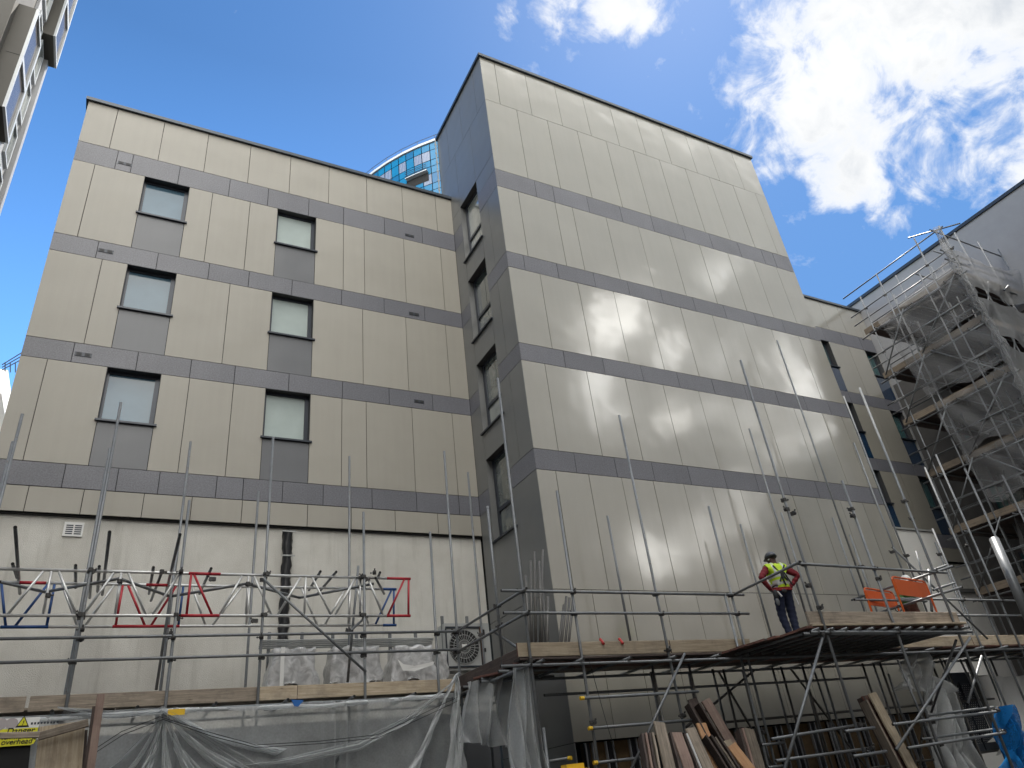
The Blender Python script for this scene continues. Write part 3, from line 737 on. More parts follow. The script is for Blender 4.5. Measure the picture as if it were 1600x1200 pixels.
for a, b, mm in [(-3.2, -.98, 'board_weathered'), (-.93, 2.38, 'board_weathered'), (2.41, 3.05, 'board_pale'), (3.06, 6.2, 'board_pale')]:
    board('toe_board', (a, Y1 + .04, 2.10), (b, Y1 + .04, 2.10), .225, .038, (0, -1, 0), mm, sl_, ends='board_red')
pxtube(sl_, 'brace', (411, 904), (572, 1050), Y1 - .06)
pxtube(sl_, 'brace', (577, 1106), (512, 1212), Y1 - .06)
pxtube(sl_, 'brace', (560, 884), (543, 1066), Y1 + .5, Y1 + .75)
pxtube(sl_, 'brace', (281, 836), (244, 1078), Y1 + .7)
pxtube(sl_, 'brace', (560, 988), (620, 1052), Y1 + .3) if False else None
pxtube(sl_, 'brace', (543, 990), (570, 965), Y1 + .05, Y1 + .5)
# return run beside the corner
for z in (2.70, 3.08): tub('guard_rail', (XR, Y1 + .2, z), (XR, YS - .25, z + .03), sl_); coupler((XR, Y1, z), sl_)
tub('ledger', (XR - .05, Y1 + .2, 1.90), (XR - .05, YS - .2, 1.90), sl_)
board('toe_board', (XR, Y1 - .05, 2.13), (XR, YS + .04, 2.13), .225, .038, (-1, 0, 0), 'board_dark', sl_)
for j in range(5): board('deck_board', (XR + .14 + j * .232, Y1 + .1, DZ + .04), (XR + .14 + j * .232, YS + .1, DZ + .04), .222, .038, (0, 0, 1), 'board_dark', sl_)
board('deck_board', (5.95, 12.6, DZ - .03), (6.5, 11.6, DZ - .03), .225, .038, (0, 0, 1), 'board_red', sl_)
std(sl_, 761.5, 791, 0, DZ - .1, (2.74, 3.1), xplane=XR)
tub('brace', (XR, 12.2, 2.75), (XR + .3, 11.35, 2.1), sl_)
for yy in (13.2, 12.4, 11.7): tub('transom', (XR - .2, yy, 1.96), (XR + 1.3, yy, 1.96), sl_)

# --- central run in front of the projecting block, and its loading bay
scn = thing('scaffold', 'grey tube scaffold with a wide loading bay along the foot of the projecting block', 'scaffold', (11, YS, GZ), 'scaffolds round the block')
for u, v, y, c in [(777.5, 591, YS, (2.75, 3.12, 1.92, 2.0)), (870, 767, YS, (2.75, 3.12, 1.92, 1.0, .05, -.9)), (967.5, 649, YS, (2.75, 3.12, 1.92, 2.1, 1.0)), (1107, 791, YS, (2.75, 3.12))]:
    std(scn, u, v, y, GZ, c)
P = aty(1129, 928, YS); tub('standard', (P.x, YS - .05, GZ), (P.x, YS - .05, 3.13), scn)
for u, v, y, zb in [(949, 806, YSB, DZ), (1156.5, 819, YSB, DZ), (1170.7, 670, YSB, DZ), (1220.5, 801, YSB, DZ), (1214, 532, YSB, DZ), (1300.5, 809, YSB, DZ), (1328, 836, YSB, DZ), (1334, 692, YSB, DZ), (1318, 619, YSB + .2, DZ),
                    (1457, 826, YS, GZ), (1461, 847, YSB, GZ), (1445, 730, YS, GZ), (1462, 710, YS, GZ), (1507, 732, YS, GZ), (1566, 742, YS, GZ)]:
    P = std(scn, u, v, y, zb)
    if y == YS: coupler((P.x, P.y, 3.1), scn); coupler((P.x, P.y, 1.92), scn)
for x in (9.6, 11.2, 12.9, 14.4, 16.2, 18.0, 19.8, 21.6, 23.6): tub('standard', (x, YSB, GZ), (x, YSB, 1.95), scn)
for z in (2.75, 3.12): tub('guard_rail', (5.75, YS - .05, z), (11.25, YS - .05, z - .0), scn)
for z in (2.72, 3.10): tub('guard_rail', (14.9, YS - .05, z), (26.5, YS - .05, z + .0), scn)
tub('ledger', (5.6, YS - .05, 1.91), (26.5, YS - .05, 1.91), scn); tub('ledger', (5.9, YSB + .05, 1.91), (26.5, YSB + .05, 1.91), scn); tub('ledger', (7.0, YSB - .2, 1.60), (15.5, YSB - .2, 1.60), scn)
for i in range(22):
    x = 6.3 + i * .93 + random.uniform(-.12, .12); tub('transom', (x, YS - .17, 1.965), (x, YSB + random.uniform(.3, .5), 1.965), scn)
for j in range(6):
    xs = [6.0 + .1 * j, 9.4 + .3 * (j % 3), 13.2 + .3 * (j % 2), 17.1, 21.0 + .3 * (j % 2), 26.3]
    for a, b in zip(xs[:-1], xs[1:]): board('deck_board', (a + .01, YS + .14 + j * .232, DZ), (b - .01, YS + .14 + j * .232, DZ), .222, .038, (0, 0, 1), random.choice(['board_dark', 'board_dark', 'board_weathered', 'board_red']), scn)
board('toe_board', (5.98, YS + .04, 2.17), (9.15, YS + .04, 2.17), .225, .038, (0, -1, 0), 'board_pale', scn, ends='board_red')
board('toe_board', (9.17, YS + .04, 2.17), (11.15, YS + .04, 2.17), .225, .038, (0, -1, 0), 'board_pale', scn, ends='board_red')
for a, b in ((15.2, 18.3), (18.32, 22.2), (22.22, 26.3)): board('toe_board', (a, YS + .04, 2.15), (b, YS + .04, 2.15), .225, .038, (0, -1, 0), 'board_pale', scn, ends='board_red')
for u in (942, 972):
    P = aty(u, 1004, YS); mb = MB(); mb.tube((P.x, YS - .02, 2.23), (P.x + .01, YS + .08, 2.33), .026, 8); mb.build('board_clip', 'red_plastic', scn)
# low rails with yellow end caps
for a, b in (((909, 1091), (1091, 1081)), ((922, 1138), (1080, 1126)), ((930, 1192), (1000, 1185))):
    A = aty(*a, YS - .07); B = aty(*b, YS - .07); tub('ledger', A, (B.x, YS - .07, A.z), scn)
    mb = MB(); mb.tube(A - Vector((.03, 0, 0)), A + Vector((.04, 0, 0)), .032, 10); mb.build('end_cap', 'yellow_plastic', scn)
A = aty(888, 1185, YS + .3); tub('ledger', A, A + Vector((-.55, .9, 0)), scn); mb = MB(); mb.tube(A + Vector((.03, -.05, 0)), A, .032, 10); mb.build('end_cap', 'yellow_plastic', scn)
pxtube(scn, 'brace', (1070, 1021), (985, 1205), YS - .1)
tub('standard', aty(849, 1137, YS + .3), aty(849, 1137, YS + .3) * Vector((1, 1, 0)).length and (aty(849, 1137, YS + .3).x, YS + .3, GZ), scn)
# loading bay
xb0, xb1 = 10.58, 14.72
for u, v, y, c in [(1157, 563, Y2, (3.12, 4.35, 2.35, 1.92, .05)), (1315.5, 751, Y2, (3.10, 2.9, 1.92, 4.3)), (1343, 606, Y2, (3.08, 4.6, 1.92))]: 
    P = std(scn, u, v, y, GZ, c)
P = aty(1129, 928, YS)
tub('guard_rail', (10.62, Y2 - .05, 3.11), (14.85, Y2 - .05, 3.06), scn); tub('guard_rail', (11.02, YS + .1, 3.13), (10.58, Y2 - .15, 3.11), scn)
tub('guard_rail', (14.75, Y2 - .3, 3.12), (14.75, YS + .2, 3.12), scn); tub('guard_rail', (14.75, Y2 - .3, 2.7), (14.75, YS + .2, 2.7), scn)
tub('ledger', (xb0 - .15, Y2 - .05, 1.93), (xb1 + .15, Y2 - .05, 1.90), scn); tub('ledger', (xb0 - .2, Y2 + .07, 1.93), (xb1 + .15, Y2 + .07, 1.90), scn)
for i in range(13):
    x = xb0 + .02 + i * .345; tub('transom', (x, Y2 - .12, 1.975), (x, YS - .08, 1.975), scn)
for i in range(9):
    e = -.12 + random.uniform(-.07, .10) - .012 * i; yy = Y2 + .13 + i * .232
    board('deck_board', (xb0 + e, yy, DZ), (xb1 + .1, yy, DZ), .222, .038, (0, 0, 1), 'board_dark' if i % 3 else 'board_red', scn, ends='board_red')
board('toe_board', (xb0 + .0, Y2 + .05, 2.185), (xb1 + .05, Y2 + .05, 2.185), .228, .038, (0, -1, 0), 'board_weathered', scn)
board('toe_board', (xb0 + .02, Y2 + .1, 2.06), (xb1 - .02, Y2 - .03, 2.055), .2, .038, (0, 0, 1), 'board_pale', scn)
pxtube(scn, 'brace', (1286.5, 992), (1224, 1210), Y2 - .06)
pxtube(scn, 'brace', (1516, 996), (1400, 1172), Y2 - .07)
pxtube(scn, 'brace', (1494, 1000), (1455, 1113), Y2 + .1, Y2 + 1.4)
for a, b, y in (((1395, 1132), (1556, 1112), Y2 - .07), ((1418, 1169), (1570, 1145), Y2 - .07), ((1450, 1118), (1552, 1105), Y2 + 1.0), ((1440, 1155), (1566, 1138), Y2 + 1.0),
                ((1205, 1155), (1344, 1132), Y2 + .4), ((1212, 1189), (1359, 1169), Y2 + .4), ((1320, 1143), (1366, 1137), Y2 - .07), ((1333, 1182), (1385, 1174), Y2 - .07),
                ((1190, 1164), (1226, 1160), YS - .06), ((1200, 1199), (1230, 1196), YS - .06)):
    pxtube(scn, 'ledger', a, b, y)
for u, v, y in ((1344, 1132, Y2 + .3), (1359, 1169, Y2 + .3), (1556, 1110, Y2), (1569, 1143, Y2), (1451, 1099, Y2), (1458, 1128, Y2), (1471, 1163, Y2), (1285, 990, Y2 - .08), (1189, 1145, YS)): coupler(aty(u, v, y), scn)
for (a, b, y) in [((1296, 1128), (1320, 1200), YS - .3), ((1388, 1053), (1420, 1150), YS + .6), ((1402, 1030), (1480, 1215), YS + .2), ((1420, 1020), (1500, 1210), YSB), ((1461, 1010), (1530, 1180), YSB),
                  ((1500, 1030), (1555, 1150), YSB - .2), ((1534, 1025), (1512, 1100), Y2 + .5), ((1251, 1033), (1290, 1180), YSB + .15), ((1265, 1028), (1320, 1190), YSB - .2)]:
    pxtube(scn, 'brace', a, b, y)
pxtube(scn, 'brace', (1394, 855), (1543, 998), YS - .2, YS - .2)
for a, b, y in (((1431, 861), (1452, 935), YS + .2), ((1451, 890), (1456, 955), YS - .8)): pxtube(scn, 'brace', a, b, y, r=.03 if a[0] == 1451 else .0242)
for a, b in (((1455, 892), (1479, 883)), ((1458, 922), (1491, 911)), ((1335, 937), (1448, 939))): pxtube(scn, 'guard_rail', a, b, YS - .8)
for u, v in ((1231, 796), (1237, 803), (1265, 915), (1334, 806), (1426, 810), (1470, 866), (1396, 862), (1512, 853), (1418, 868), (1348, 885)): coupler(aty(u, v, Y2 if u < 1340 else YS), scn)

rq = random.Random(5)
for i in range(15):
    x = 9.0 + i * .82 + rq.uniform(-.2, .2); y = rq.choice((YSB - .1, YSB + .15, YS + .5))
    tub('standard', (x, y, GZ), (x + rq.uniform(-.05, .05), y, 1.93), scn, 'tube_dark')
for a_, b_ in (((10.2, .9), (12.4, 1.9)), ((13.5, 1.9), (15.2, -.6)), ((16.6, -.4), (18.2, 1.9)), ((12.6, -.7), (11.4, 1.9))):
    tub('brace', (a_[0], YSB + .05, a_[1]), (b_[0], YSB + .05, b_[1]), scn, 'tube_dark')
for z_ in (.95, -.2):
    tub('ledger', (11.3, YSB + .1, z_), (20.5, YSB + .1, z_ + .02), scn, 'tube_dark')
# loose tubes kept upright at the corner
k = 0
for a, b, y in [((835, 862), (833, 1002), 12.0), ((848, 859), (838, 1002), 12.1), ((842, 877), (844, 1002), 11.9), ((829, 876), (827, 1001), 12.0), ((821, 899), (825, 1001), 11.9), ((847, 910), (850, 1002), 12.2), ((856, 932), (850, 1003), 11.8)]:
    A = aty(*a, y); B = aty(*b, y - .2); B = Vector((B.x, B.y, DZ + .02)); o = tub('loose_tube', A, B, None, 'tube_dark')
    tag(o, 'steel tube standing on the deck corner, ' + ['tallest of the upright bundle', 'second tallest and leaning right in the upright bundle', 'middle height in the upright bundle', 'left side of the upright bundle, dark grey', 'short one at the left edge of the bundle', 'short one at the right of the bundle', 'shortest and rightmost of the upright bundle'][k], 'scaffold tube', 'loose tubes at the deck corner'); k += 1
k = 0
for a, b, y in [((885, 932), (868, 1001), 12.2), ((890, 934), (874, 1001), 12.1), ((895, 938), (880, 1002), 12.0), ((881, 945), (863, 1001), 12.3)]:
    A = aty(*a, y); B = aty(*b, y - .1); B = Vector((B.x, B.y, DZ + .02)); o = tub('loose_tube', A, B, None, 'tube_dark')
    tag(o, 'short steel tube leaning against the taupe panels, ' + ['second from the left of four', 'third from the left of four', 'rightmost of four', 'leftmost of four'][k], 'scaffold tube', 'loose tubes leaning on the panels'); k += 1
# fat bluish tube end close to the camera
A = aty(1553, 842, 2.2); o = tub('scaffold_tube', A, aty(1618, 990, 2.12), None, 'galvanised', .0242)
tag(o, 'thick looking bluish steel tube end close to the lens at the right edge', 'scaffold tube')

# ------------------------------------------------------------------ lattice beams with painted ends
def lattice(label, y, ztop, zbot, x0, x1, lac, paint, col_end):
    t_ = thing('lattice_beam', label, 'lattice beam', (x0, y, zbot), 'lattice beams across the left run')
    tub('chord', (x0, y, ztop), (x1, y, ztop), t_, 'tube_alloy', .026); tub('chord', (x0, y, zbot), (x1, y, zbot), t_, 'tube_alloy', .026)
    for a, b, mm in lac:
        A = aty(*a, y); B = aty(*b, y); A.z = ztop - .02; B.z = zbot + .02
        tub('lacing', A, B, t_, mm, .0215)
    for (u0, u1, v, z, mm) in paint:
        A = aty(u0, v, y); B = aty(u1, v, y); tub('painted_end', (A.x, y, z), (B.x, y, z), t_, mm, .0275)
def q4(X, Yy): return (X / 3.158, 820 + Yy / 3.158)
def q5(X, Yy): return (400 + X / 3.158, 820 + Yy / 3.158)
al, rd, bl = 'tube_alloy', 'tube_painted_red', 'tube_painted_blue'
lattice('front alloy lattice beam with red painted ends spanning in front of the rendered wall', Y1 + .06, 4.155, 3.42, -3.0, aty(640, 901, Y1).x,
    [(q4(215, 222), q4(40, 438), al), (q4(255, 222), q4(212, 445), al), (q4(292, 222), q4(375, 440), al), (q4(562, 230), q4(415, 440), al), (q4(600, 228), q4(568, 440), al), (q4(635, 230), q4(718, 440), al), (q4(880, 265), q4(755, 440), al),
     (q4(945, 232), q4(920, 445), rd), (q4(960, 232), q4(1045, 445), rd), (q4(1195, 245), q4(1085, 440), al), (q4(1227, 245), q4(1213, 440), al), (q5(-10, 250), q5(75, 440), al), (q5(220, 250), q5(108, 440), al), (q5(246, 250), q5(238, 440), al),
     (q5(278, 250), q5(368, 440), al), (q5(488, 255), q5(392, 438), al), (q5(515, 255), q5(512, 438), al), (q5(555, 255), q5(625, 440), al), (q5(730, 250), q5(652, 440), rd), (q5(752, 250), q5(752, 440), rd)],
    [(295, 345, 893, 4.155, rd), (279, 343, 961, 3.42, rd), (604, 641, 900, 4.155, rd), (604, 641, 960, 3.42, rd)], rd)
lattice('rear alloy lattice beam with blue and red painted pieces close to the rendered wall', Y1 + .82, 4.155, 3.42, -3.0, aty(618, 920, Y1 + .82).x,
    [(q4(-20, 400), q4(25, 510), bl), (q4(235, 300), q4(78, 490), bl), (q4(268, 300), q4(228, 510), bl), (q4(305, 305), q4(380, 500), al), (q4(560, 310), q4(420, 505), al), (q4(605, 305), q4(568, 510), rd), (q4(632, 305), q4(712, 510), rd),
     (q4(865, 330), q4(745, 510), rd), (q4(905, 300), q4(880, 500), bl), (q4(945, 330), q4(1012, 500), al), (q4(1190, 300), q4(1050, 500), al), (q4(1230, 300), q4(1215, 500), al), (q5(225, 320), q5(300, 495), al), (q5(440, 330), q5(340, 490), al),
     (q5(465, 320), q5(455, 490), al), (q5(500, 320), q5(555, 490), al), (q5(668, 320), q5(590, 490), bl), (q5(680, 320), q5(680, 495), bl)],
    [(30, 72, 912, 4.155, rd), (0, 75, 983, 3.42, bl), (175, 280, 982, 3.42, rd), (228, 262, 916, 4.155, rd), (598, 619, 919, 4.155, bl), (598, 619, 978, 3.42, bl)], bl)
# plan bracing and long putlogs that ride on the beams
pts = [(0, 909, 0), (70, 925, 1), (187, 904, 0), (266, 932, 1), (386, 912, 0), (468, 934, 1), (584, 912, 0)]
W_ = [aty(u, v, Y1 + (.75 if k else .10)) for u, v, k in pts]
for a, b in zip(W_[:-1], W_[1:]): tub('plan_brace', a, b, sl_)
for (a, b, z) in [(q4(75, 12), q4(98, 340), 4.22), (q4(62, 192), q4(85, 262), 4.22), (q4(373, 200), q4(373, 310), 4.22), (q4(490, 205), q4(482, 330), 4.22), (q4(541, 35), q4(505, 345), 4.22), (q4(757, 210), q4(735, 340), 4.22),
               (q4(800, 230), q4(745, 375), 4.22), (q4(888, 48), q4(820, 330), 4.22), (q4(1042, 215), q4(985, 340), 4.22), (q5(318, 230), q5(262, 322), 4.22), (q5(396, 232), q5(300, 345), 4.22), (q5(612, 235), q5(600, 262), 4.22), (q5(590, 262), q5(632, 340), 4.10), (q4(450, 240), q4(443, 360), 4.22)]:
    tub('putlog', atz(a[0], a[1], z), atz(b[0], b[1], z), sl_)
for u, v in ((140, 893), (129, 965), (187, 908), (278, 966), (75, 930), (253, 893), (334, 905), (388, 912), (409, 906), (416, 895), (400, 970), (268, 990), (563, 903), (572, 905), (569, 964), (128, 984), (545, 985), (585, 895)):
    coupler(aty(u, v, Y1 + .02), sl_)

# ------------------------------------------------------------------ scaffold tower on the right, with decks and nets
XT, YT = 24.0, 9.85
DK = [13.95, 11.98, 10.02, 8.0, 6.0, 4.0]
st = thing('scaffold', 'tall scaffold tower hung with grey netting against the side block on the right', 'scaffold', (XT, YT, GZ), 'scaffolds round the block')
def xstd(u, v, zb=GZ, x=XT, c=True):
    P = atx(u, v, x); tub('standard', (x, P.y, zb), (x, P.y, P.z), st)
    if c:
        for z in DK[:4]:
            if z < P.z: coupler((x, P.y, z + (.95 if z + .95 < P.z else -.1)), st)
for u, v in ((1344, 464), (1369, 428), (1428, 372), (1467, 353)): xstd(u, v)
for u, v in ((1396, 460), (1470, 415), (1399, 430)): xstd(u, v, x=XT + 1.25, c=False)
for x in (25.3, 26.7, 28.0): tub('standard', (x, YT, GZ), (x, YT, 16.2), st)
for x in (25.3, 26.7): tub('standard', (x, YT + 1.25, GZ), (x, YT + 1.25, 15.6), st)
for i, z in enumerate(DK):
    tub('ledger', (XT - .05, YT - .3, z - .12), (XT - .05, 13.9, z - .12), st); tub('ledger', (XT - .3, YT - .05, z - .12), (28.15, YT - .05, z - .12), st)
    for h in ((.62, 1.02) if i else (.62, 1.02, 1.95)):
        tub('guard_rail', (XT + .05, YT - .25, z + h), (XT + .05, 14.05, z + h), st); tub('guard_rail', (XT - .25, YT + .05, z + h), (28.15, YT + .05, z + h), st)
    board('toe_board', (XT + .04, YT, z + .13), (XT + .04, 13.75, z + .13), .225, .038, (-1, 0, 0), 'board_tan', st)
    board('toe_board', (XT, YT + .04, z + .13), (28.1, YT + .04, z + .13), .225, .038, (0, -1, 0), 'board_tan' if i > 1 else 'board_weathered', st)
    for j in range(16):
        board('deck_board', (XT + .1 + random.uniform(-.04, .04), YT + .16 + j * .232, z), (28.15, YT + .16 + j * .232, z), .224, .038, (0, 0, 1), 'board_dark', st)
    if i < 5:
        a = (XT - .08, YT + .1, z - 1.9) if i % 2 else (XT - .08, YT + 2.2, z - 1.9); b = (XT - .08, YT + 1.9, z) if i % 2 else (XT - .08, YT + .1, z)
        tub('brace', a, b, st); tub('brace', (XT + .2, YT - .08, z - 1.9), (XT + 1.6, YT - .08, z), st)
        tub('transom', (XT - .2, 13.2, z - .06), (28.1, 13.2, z - .06), st); tub('transom', (XT - .2, 11.6, z - .06), (28.1, 11.6, z - .06), st); tub('transom', (XT - .2, 10.3, z - .06), (28.1, 10.3, z - .06), st)
for i, z in enumerate(DK[:5]):
    tub('guard_rail', (XT + 1.2, YT + .2, z + 1.0), (XT + 1.2, 14.0, z + 1.0), st); tub('guard_rail', (XT + .1, YT + 1.3, z + 1.0), (28.1, YT + 1.3, z + 1.0), st)
    tub('brace', (26.9, YT - .08, z - 1.9), (25.4, YT - .08, z), st); tub('brace', (XT - .08, 13.6, z - 1.9), (XT - .08, 12.0, z), st)
    tub('ledger', (XT - .1, YT - .2, z - 1.05), (XT - .1, 13.7, z - 1.05), st, r=.02)
for y_ in (11.0, 12.2): tub('standard', (XT + .02, y_, GZ), (XT + .02, y_, 14.9), st)
def pA(u, v): return atx(u, v, XT - .05)
tub('guard_rail', pA(1419, 372), pA(1500, 349), st)
for k_, (a, b) in enumerate((((1458, 392), (1473, 397)), ((1481, 400), (1494, 407)), ((1569, 454), (1576, 446)))): tub('transom', atx(a[0], a[1], XT - .1), atx(b[0], b[1], XT + .1), st)
def sheet(name, f, nu, nv, m_, amp=.04, seed=0, parent=None):
    rnd = random.Random(seed); ph = [(rnd.uniform(0, 6.3), rnd.uniform(2, 9), rnd.uniform(2, 9), rnd.uniform(.3, 1)) for _ in range(7)]
    mb = MB(); g = []
    for i in range(nu + 1):
        for j in range(nv + 1):
            s_, t_ = i / nu, j / nv; P, N = f(s_, t_)
            h = sum(w_ * math.sin(p_ + a_ * s_ * 3 + b_ * t_) for p_, a_, b_, w_ in ph) * amp / 2 + rnd.uniform(-.12, .12) * amp
            mb.v.append(Vector(P) + Vector(N) * h)
    for i in range(nu):
        for j in range(nv):
            k = i * (nv + 1) + j; mb.f.append((k, k + nv + 1, k + nv + 2, k + 1)); mb.mi.append(0); mb.tone.append(.5)
    return mb.build(name, m_, parent, smooth=True)
def bil(a, b, c, d, N, sag=0, edge=0, sd=0):
    """a,b top corners, c,d bottom corners under a,b"""
    a, b, c, d = map(Vector, (a, b, c, d)); N = Vector(N)
    def f(s, t):
        P = a.lerp(b, s).lerp(c.lerp(d, s), t)
        P = P + Vector((0, 0, -1)) * (sag * 4 * s * (1 - s) * (1 - t)) + Vector((0, 0, 1)) * edge * t * math.sin(s * 9 + sd)
        return P, N
    return f
lv = ['top', 'second highest', 'third highest', 'fourth highest', 'lowest']
for i, z in enumerate(DK[:5]):
    yl_ = [13.0, 12.75, 12.5, 12.3, 11.5][i]
    o = sheet('debris_netting', bil((XT - .09, YT - .1, z + (.75 if i == 0 else .3)), (XT - .09, yl_, z + (.15 if i == 0 else .2)), (XT - .13, YT - .12, z - 1.72), (XT - .1, yl_ - .25, z - 1.8 + .35 * (i % 2)), (-1, 0, 0), .1, .12, i), 34, 20, 'net_tower', .07, 20 + i)
    tag(o, 'grey debris net on the street side of the scaffold tower, ' + lv[i] + ' level', 'netting', 'debris nets on the scaffold tower')
    o = sheet('debris_netting', bil((XT - .1, YT - .12, z + 1.0), (28.1, YT - .1, z + 1.1), (XT - .1, YT - .16, z - .75), (28.1, YT - .12, z - .7), (0, -1, 0), .12, .12, i), 34, 18, 'net_tower', .07, 40 + i)
    tag(o, 'grey debris net on the end face of the scaffold tower, ' + lv[i] + ' level', 'netting', 'debris nets on the scaffold tower')
# gathered net down the tower corner
def rope(pts, r0, m_, label, cat, name, seed=3):
    rnd = random.Random(seed); P = []; Rr = []
    for (A, B) in zip(pts[:-1], pts[1:]):
        for i in range(8): P.append(tuple(Vector(A).lerp(Vector(B), i / 8) + Vector((rnd.uniform(-.03, .03), rnd.uniform(-.03, .03), 0)))); Rr.append(r0 * rnd.uniform(.6, 1.4))
    P.append(tuple(pts[-1])); Rr.append(r0)
    o = ragged(name, m_, P, Rr, None, 8, .35); return tag(o, label, cat)
rope([(XT - .12, YT - .1, 15.9), (XT - .16, YT - .15, 13.2), (XT - .1, YT - .2, 11.2), (XT - .2, YT - .15, 9.5), (XT - .1, YT - .1, 7.0)], .11, 'net_tower', 'pale bunched netting tied down the corner pole of the scaffold tower', 'netting', 'gathered_netting')

# ------------------------------------------------------------------ nets, sheets and cables under the decks
LY = Y1 - .12
def hang(s, t):
    # hangs from the ledger, gathered towards the ties
    x = -3.3 + 9.35 * s; ties = (-1.5, .95, 3.9, 6.0)
    z = 1.93 - 3.5 * t - .05 * abs(math.sin((x + 1.5) * 1.3))
    fold = .055 * math.sin(x * 9 + 4 * math.sin(t * 2 + x)) * (.3 + t) + .10 * math.sin(x * 2.3 + t * 3)
    for tx in (.95, 3.9): fold += .16 * math.exp(-((x - tx - .8 * t * math.sin(tx)) / .22) ** 2) * math.sin((x - tx) * 30)
    return (x, LY - .04 + fold * .8, z), (0, -1, 0)
tag(sheet('debris_netting', hang, 190, 26, 'net_grey', .10, 5), 'long sagging grey debris net hanging under the left deck', 'netting', 'debris nets under the decks')
def strip(pts, wid, name, m_, label, seed=1, n=26, cat='netting', group='debris nets under the decks'):
    """narrow gathered swag following pixel points"""
    P = [aty(u, v, y) for u, v, y in pts]
    def f(s, t):
        q = s * (len(P) - 1); i = min(int(q), len(P) - 2); A = P[i].lerp(P[i + 1], q - i)
        w_ = wid[i] + (wid[i + 1] - wid[i]) * (q - i)
        return A + Vector((0, -.05 * math.sin(t * 14 + s * 3), -w_ * (t - .5))), (0, -1, 0)
    return tag(sheet(name, f, n, 12, m_, .06, seed), label, cat, group)
strip([(90, 1105, LY - .1), (170, 1118, LY - .12), (255, 1112, LY - .15), (320, 1150, LY - .1), (420, 1212, LY - .1)], [.02, .15, .1, .16, .3], 'debris_netting', 'net_grey', 'thin swag of net fanning from the yellow tag tie', 3)
strip([(712, 1062, LY - .2), (640, 1122, LY - .15), (560, 1165, LY - .1), (440, 1192, LY - .1), (330, 1205, LY)], [.02, .14, .16, .12, .1], 'debris_netting', 'net_grey', 'long diagonal fold of net sweeping down from the inner corner', 4)
for k_, (u1, v1, w0) in enumerate([(150, 1215, .10), (192, 1215, .16), (222, 1215, .2), (262, 1215, .14), (310, 1215, .2), (372, 1205, .22), (440, 1175, .16)]):
    P0 = aty(256, 1113, LY - .16); P1 = aty(u1, v1, LY - .12); side = Vector((1, 0, .5)).normalized()
    def ff(s_, t_, P0=P0, P1=P1, w0=w0, side=side): return P0.lerp(P1, s_) + side * (t_ - .5) * (.03 + w0 * s_) + Vector((0, -.05 * math.sin(t_ * 16 + s_ * 5), -.10 * math.sin(s_ * math.pi))), (0, -1, 0)
    tag(sheet('debris_netting', ff, 18, 12, 'net_fold', .04, 60 + k_), 'pale fold of net fanning from the yellow tag, ' + ['leftmost of seven', 'second from left of seven', 'third from left of seven', 'middle one of seven', 'third from right of seven', 'second from right of seven', 'rightmost of seven'][k_], 'netting', 'debris nets under the decks')
for k_, (u1, v1, w0, lb) in enumerate([(640, 1215, .2, 'left'), (705, 1215, .16, 'middle'), (722, 1215, .1, 'right')]):
    P0 = aty(714, 1052, LY - .2); P1 = aty(u1, v1, LY - .2)
    def ff(s_, t_, P0=P0, P1=P1, w0=w0): return P0.lerp(P1, s_) + Vector((1, 0, .4)) * (t_ - .5) * (.04 + w0 * s_) + Vector((0, -.05 * math.sin(t_ * 16 + s_ * 5), 0)), (0, -1, 0)
    tag(sheet('debris_netting', ff, 18, 12, 'net_fold', .05, 80 + k_), 'pale fold of net falling from the inner corner tie, the ' + lb + ' one of three', 'netting', 'debris nets under the decks')
rope([(-2.6, LY - .03, 1.88), (-.4, LY - .05, 1.84), (1.6, LY - .05, 1.87), (3.6, LY - .05, 1.83), (4.9, LY - .05, 1.87), (6.0, LY - .05, 1.9)], .035, 'net_fold', 'rolled pale hem of the net along the tube below the left toe board', 'netting', 'rolled_netting', 9)
def drape(u0, v0, y, tops, bots, label, seed, m_='net_grey', amp=.12, nu=30):
    def f(s, t):
        A = aty(*tops[0], y).lerp(aty(*tops[1], y), s); B = aty(*bots[0], y).lerp(aty(*bots[1], y), s)
        P = A.lerp(B, t); P = P + Vector((0, -.09 * math.sin(s * 26 + 2 * math.sin(t * 3)) * (.4 + t), 0)); return P, (0, -1, 0)
    return tag(sheet('debris_netting', f, nu * 2, 16, m_, amp, seed), label, 'netting', 'debris nets under the decks')
drape(0, 0, 12.4, ((726, 1068), (800, 1048)), ((722, 1160), (800, 1168)), 'grey net bunched in folds below the inner corner deck', 8)
drape(0, 0, 11.2, ((800, 1042), (826, 1030)), ((795, 1240), (862, 1240)), 'narrow grey net hanging full height beside the corner standard', 9)
drape(0, 0, YS + .5, ((1424, 1012), (1434, 1008)), ((1395, 1075), (1475, 1085)), 'torn pale net triangle tied under the right deck', 10, amp=.2)
drape(0, 0, YS + .55, ((1440, 1050), (1476, 1072)), ((1462, 1210), (1540, 1212)), 'long narrow torn net trailing down beside the mesh gate', 11, amp=.16)
drape(0, 0, YS + .9, ((1548, 1058), (1660, 1052)), ((1562, 1180), (1700, 1150)), 'whitish sheet stretched below the right deck at the frame edge', 12, 'net_white', .12)
drape(0, 0, YS + .6, ((1600, 690), (1640, 760)), ((1590, 880), (1680, 960)), 'dull net flap beside the fat tube', 13, 'net_grey', .1) if False else None
drape(0, 0, 12.0, ((1552, 742), (1640, 700)), ((1600, 872), (1700, 860)), 'grey net flap hanging at the right frame edge above the fat tube', 13, 'net_tower', .1)
bn = drape(0, 0, 9.1, ((1565, 1103), (1571, 1104)), ((1575, 1215), (1612, 1190)), 'bright blue mesh net bundled over a clamp at the lower right', 14, 'net_blue', .13)
del bn['group']
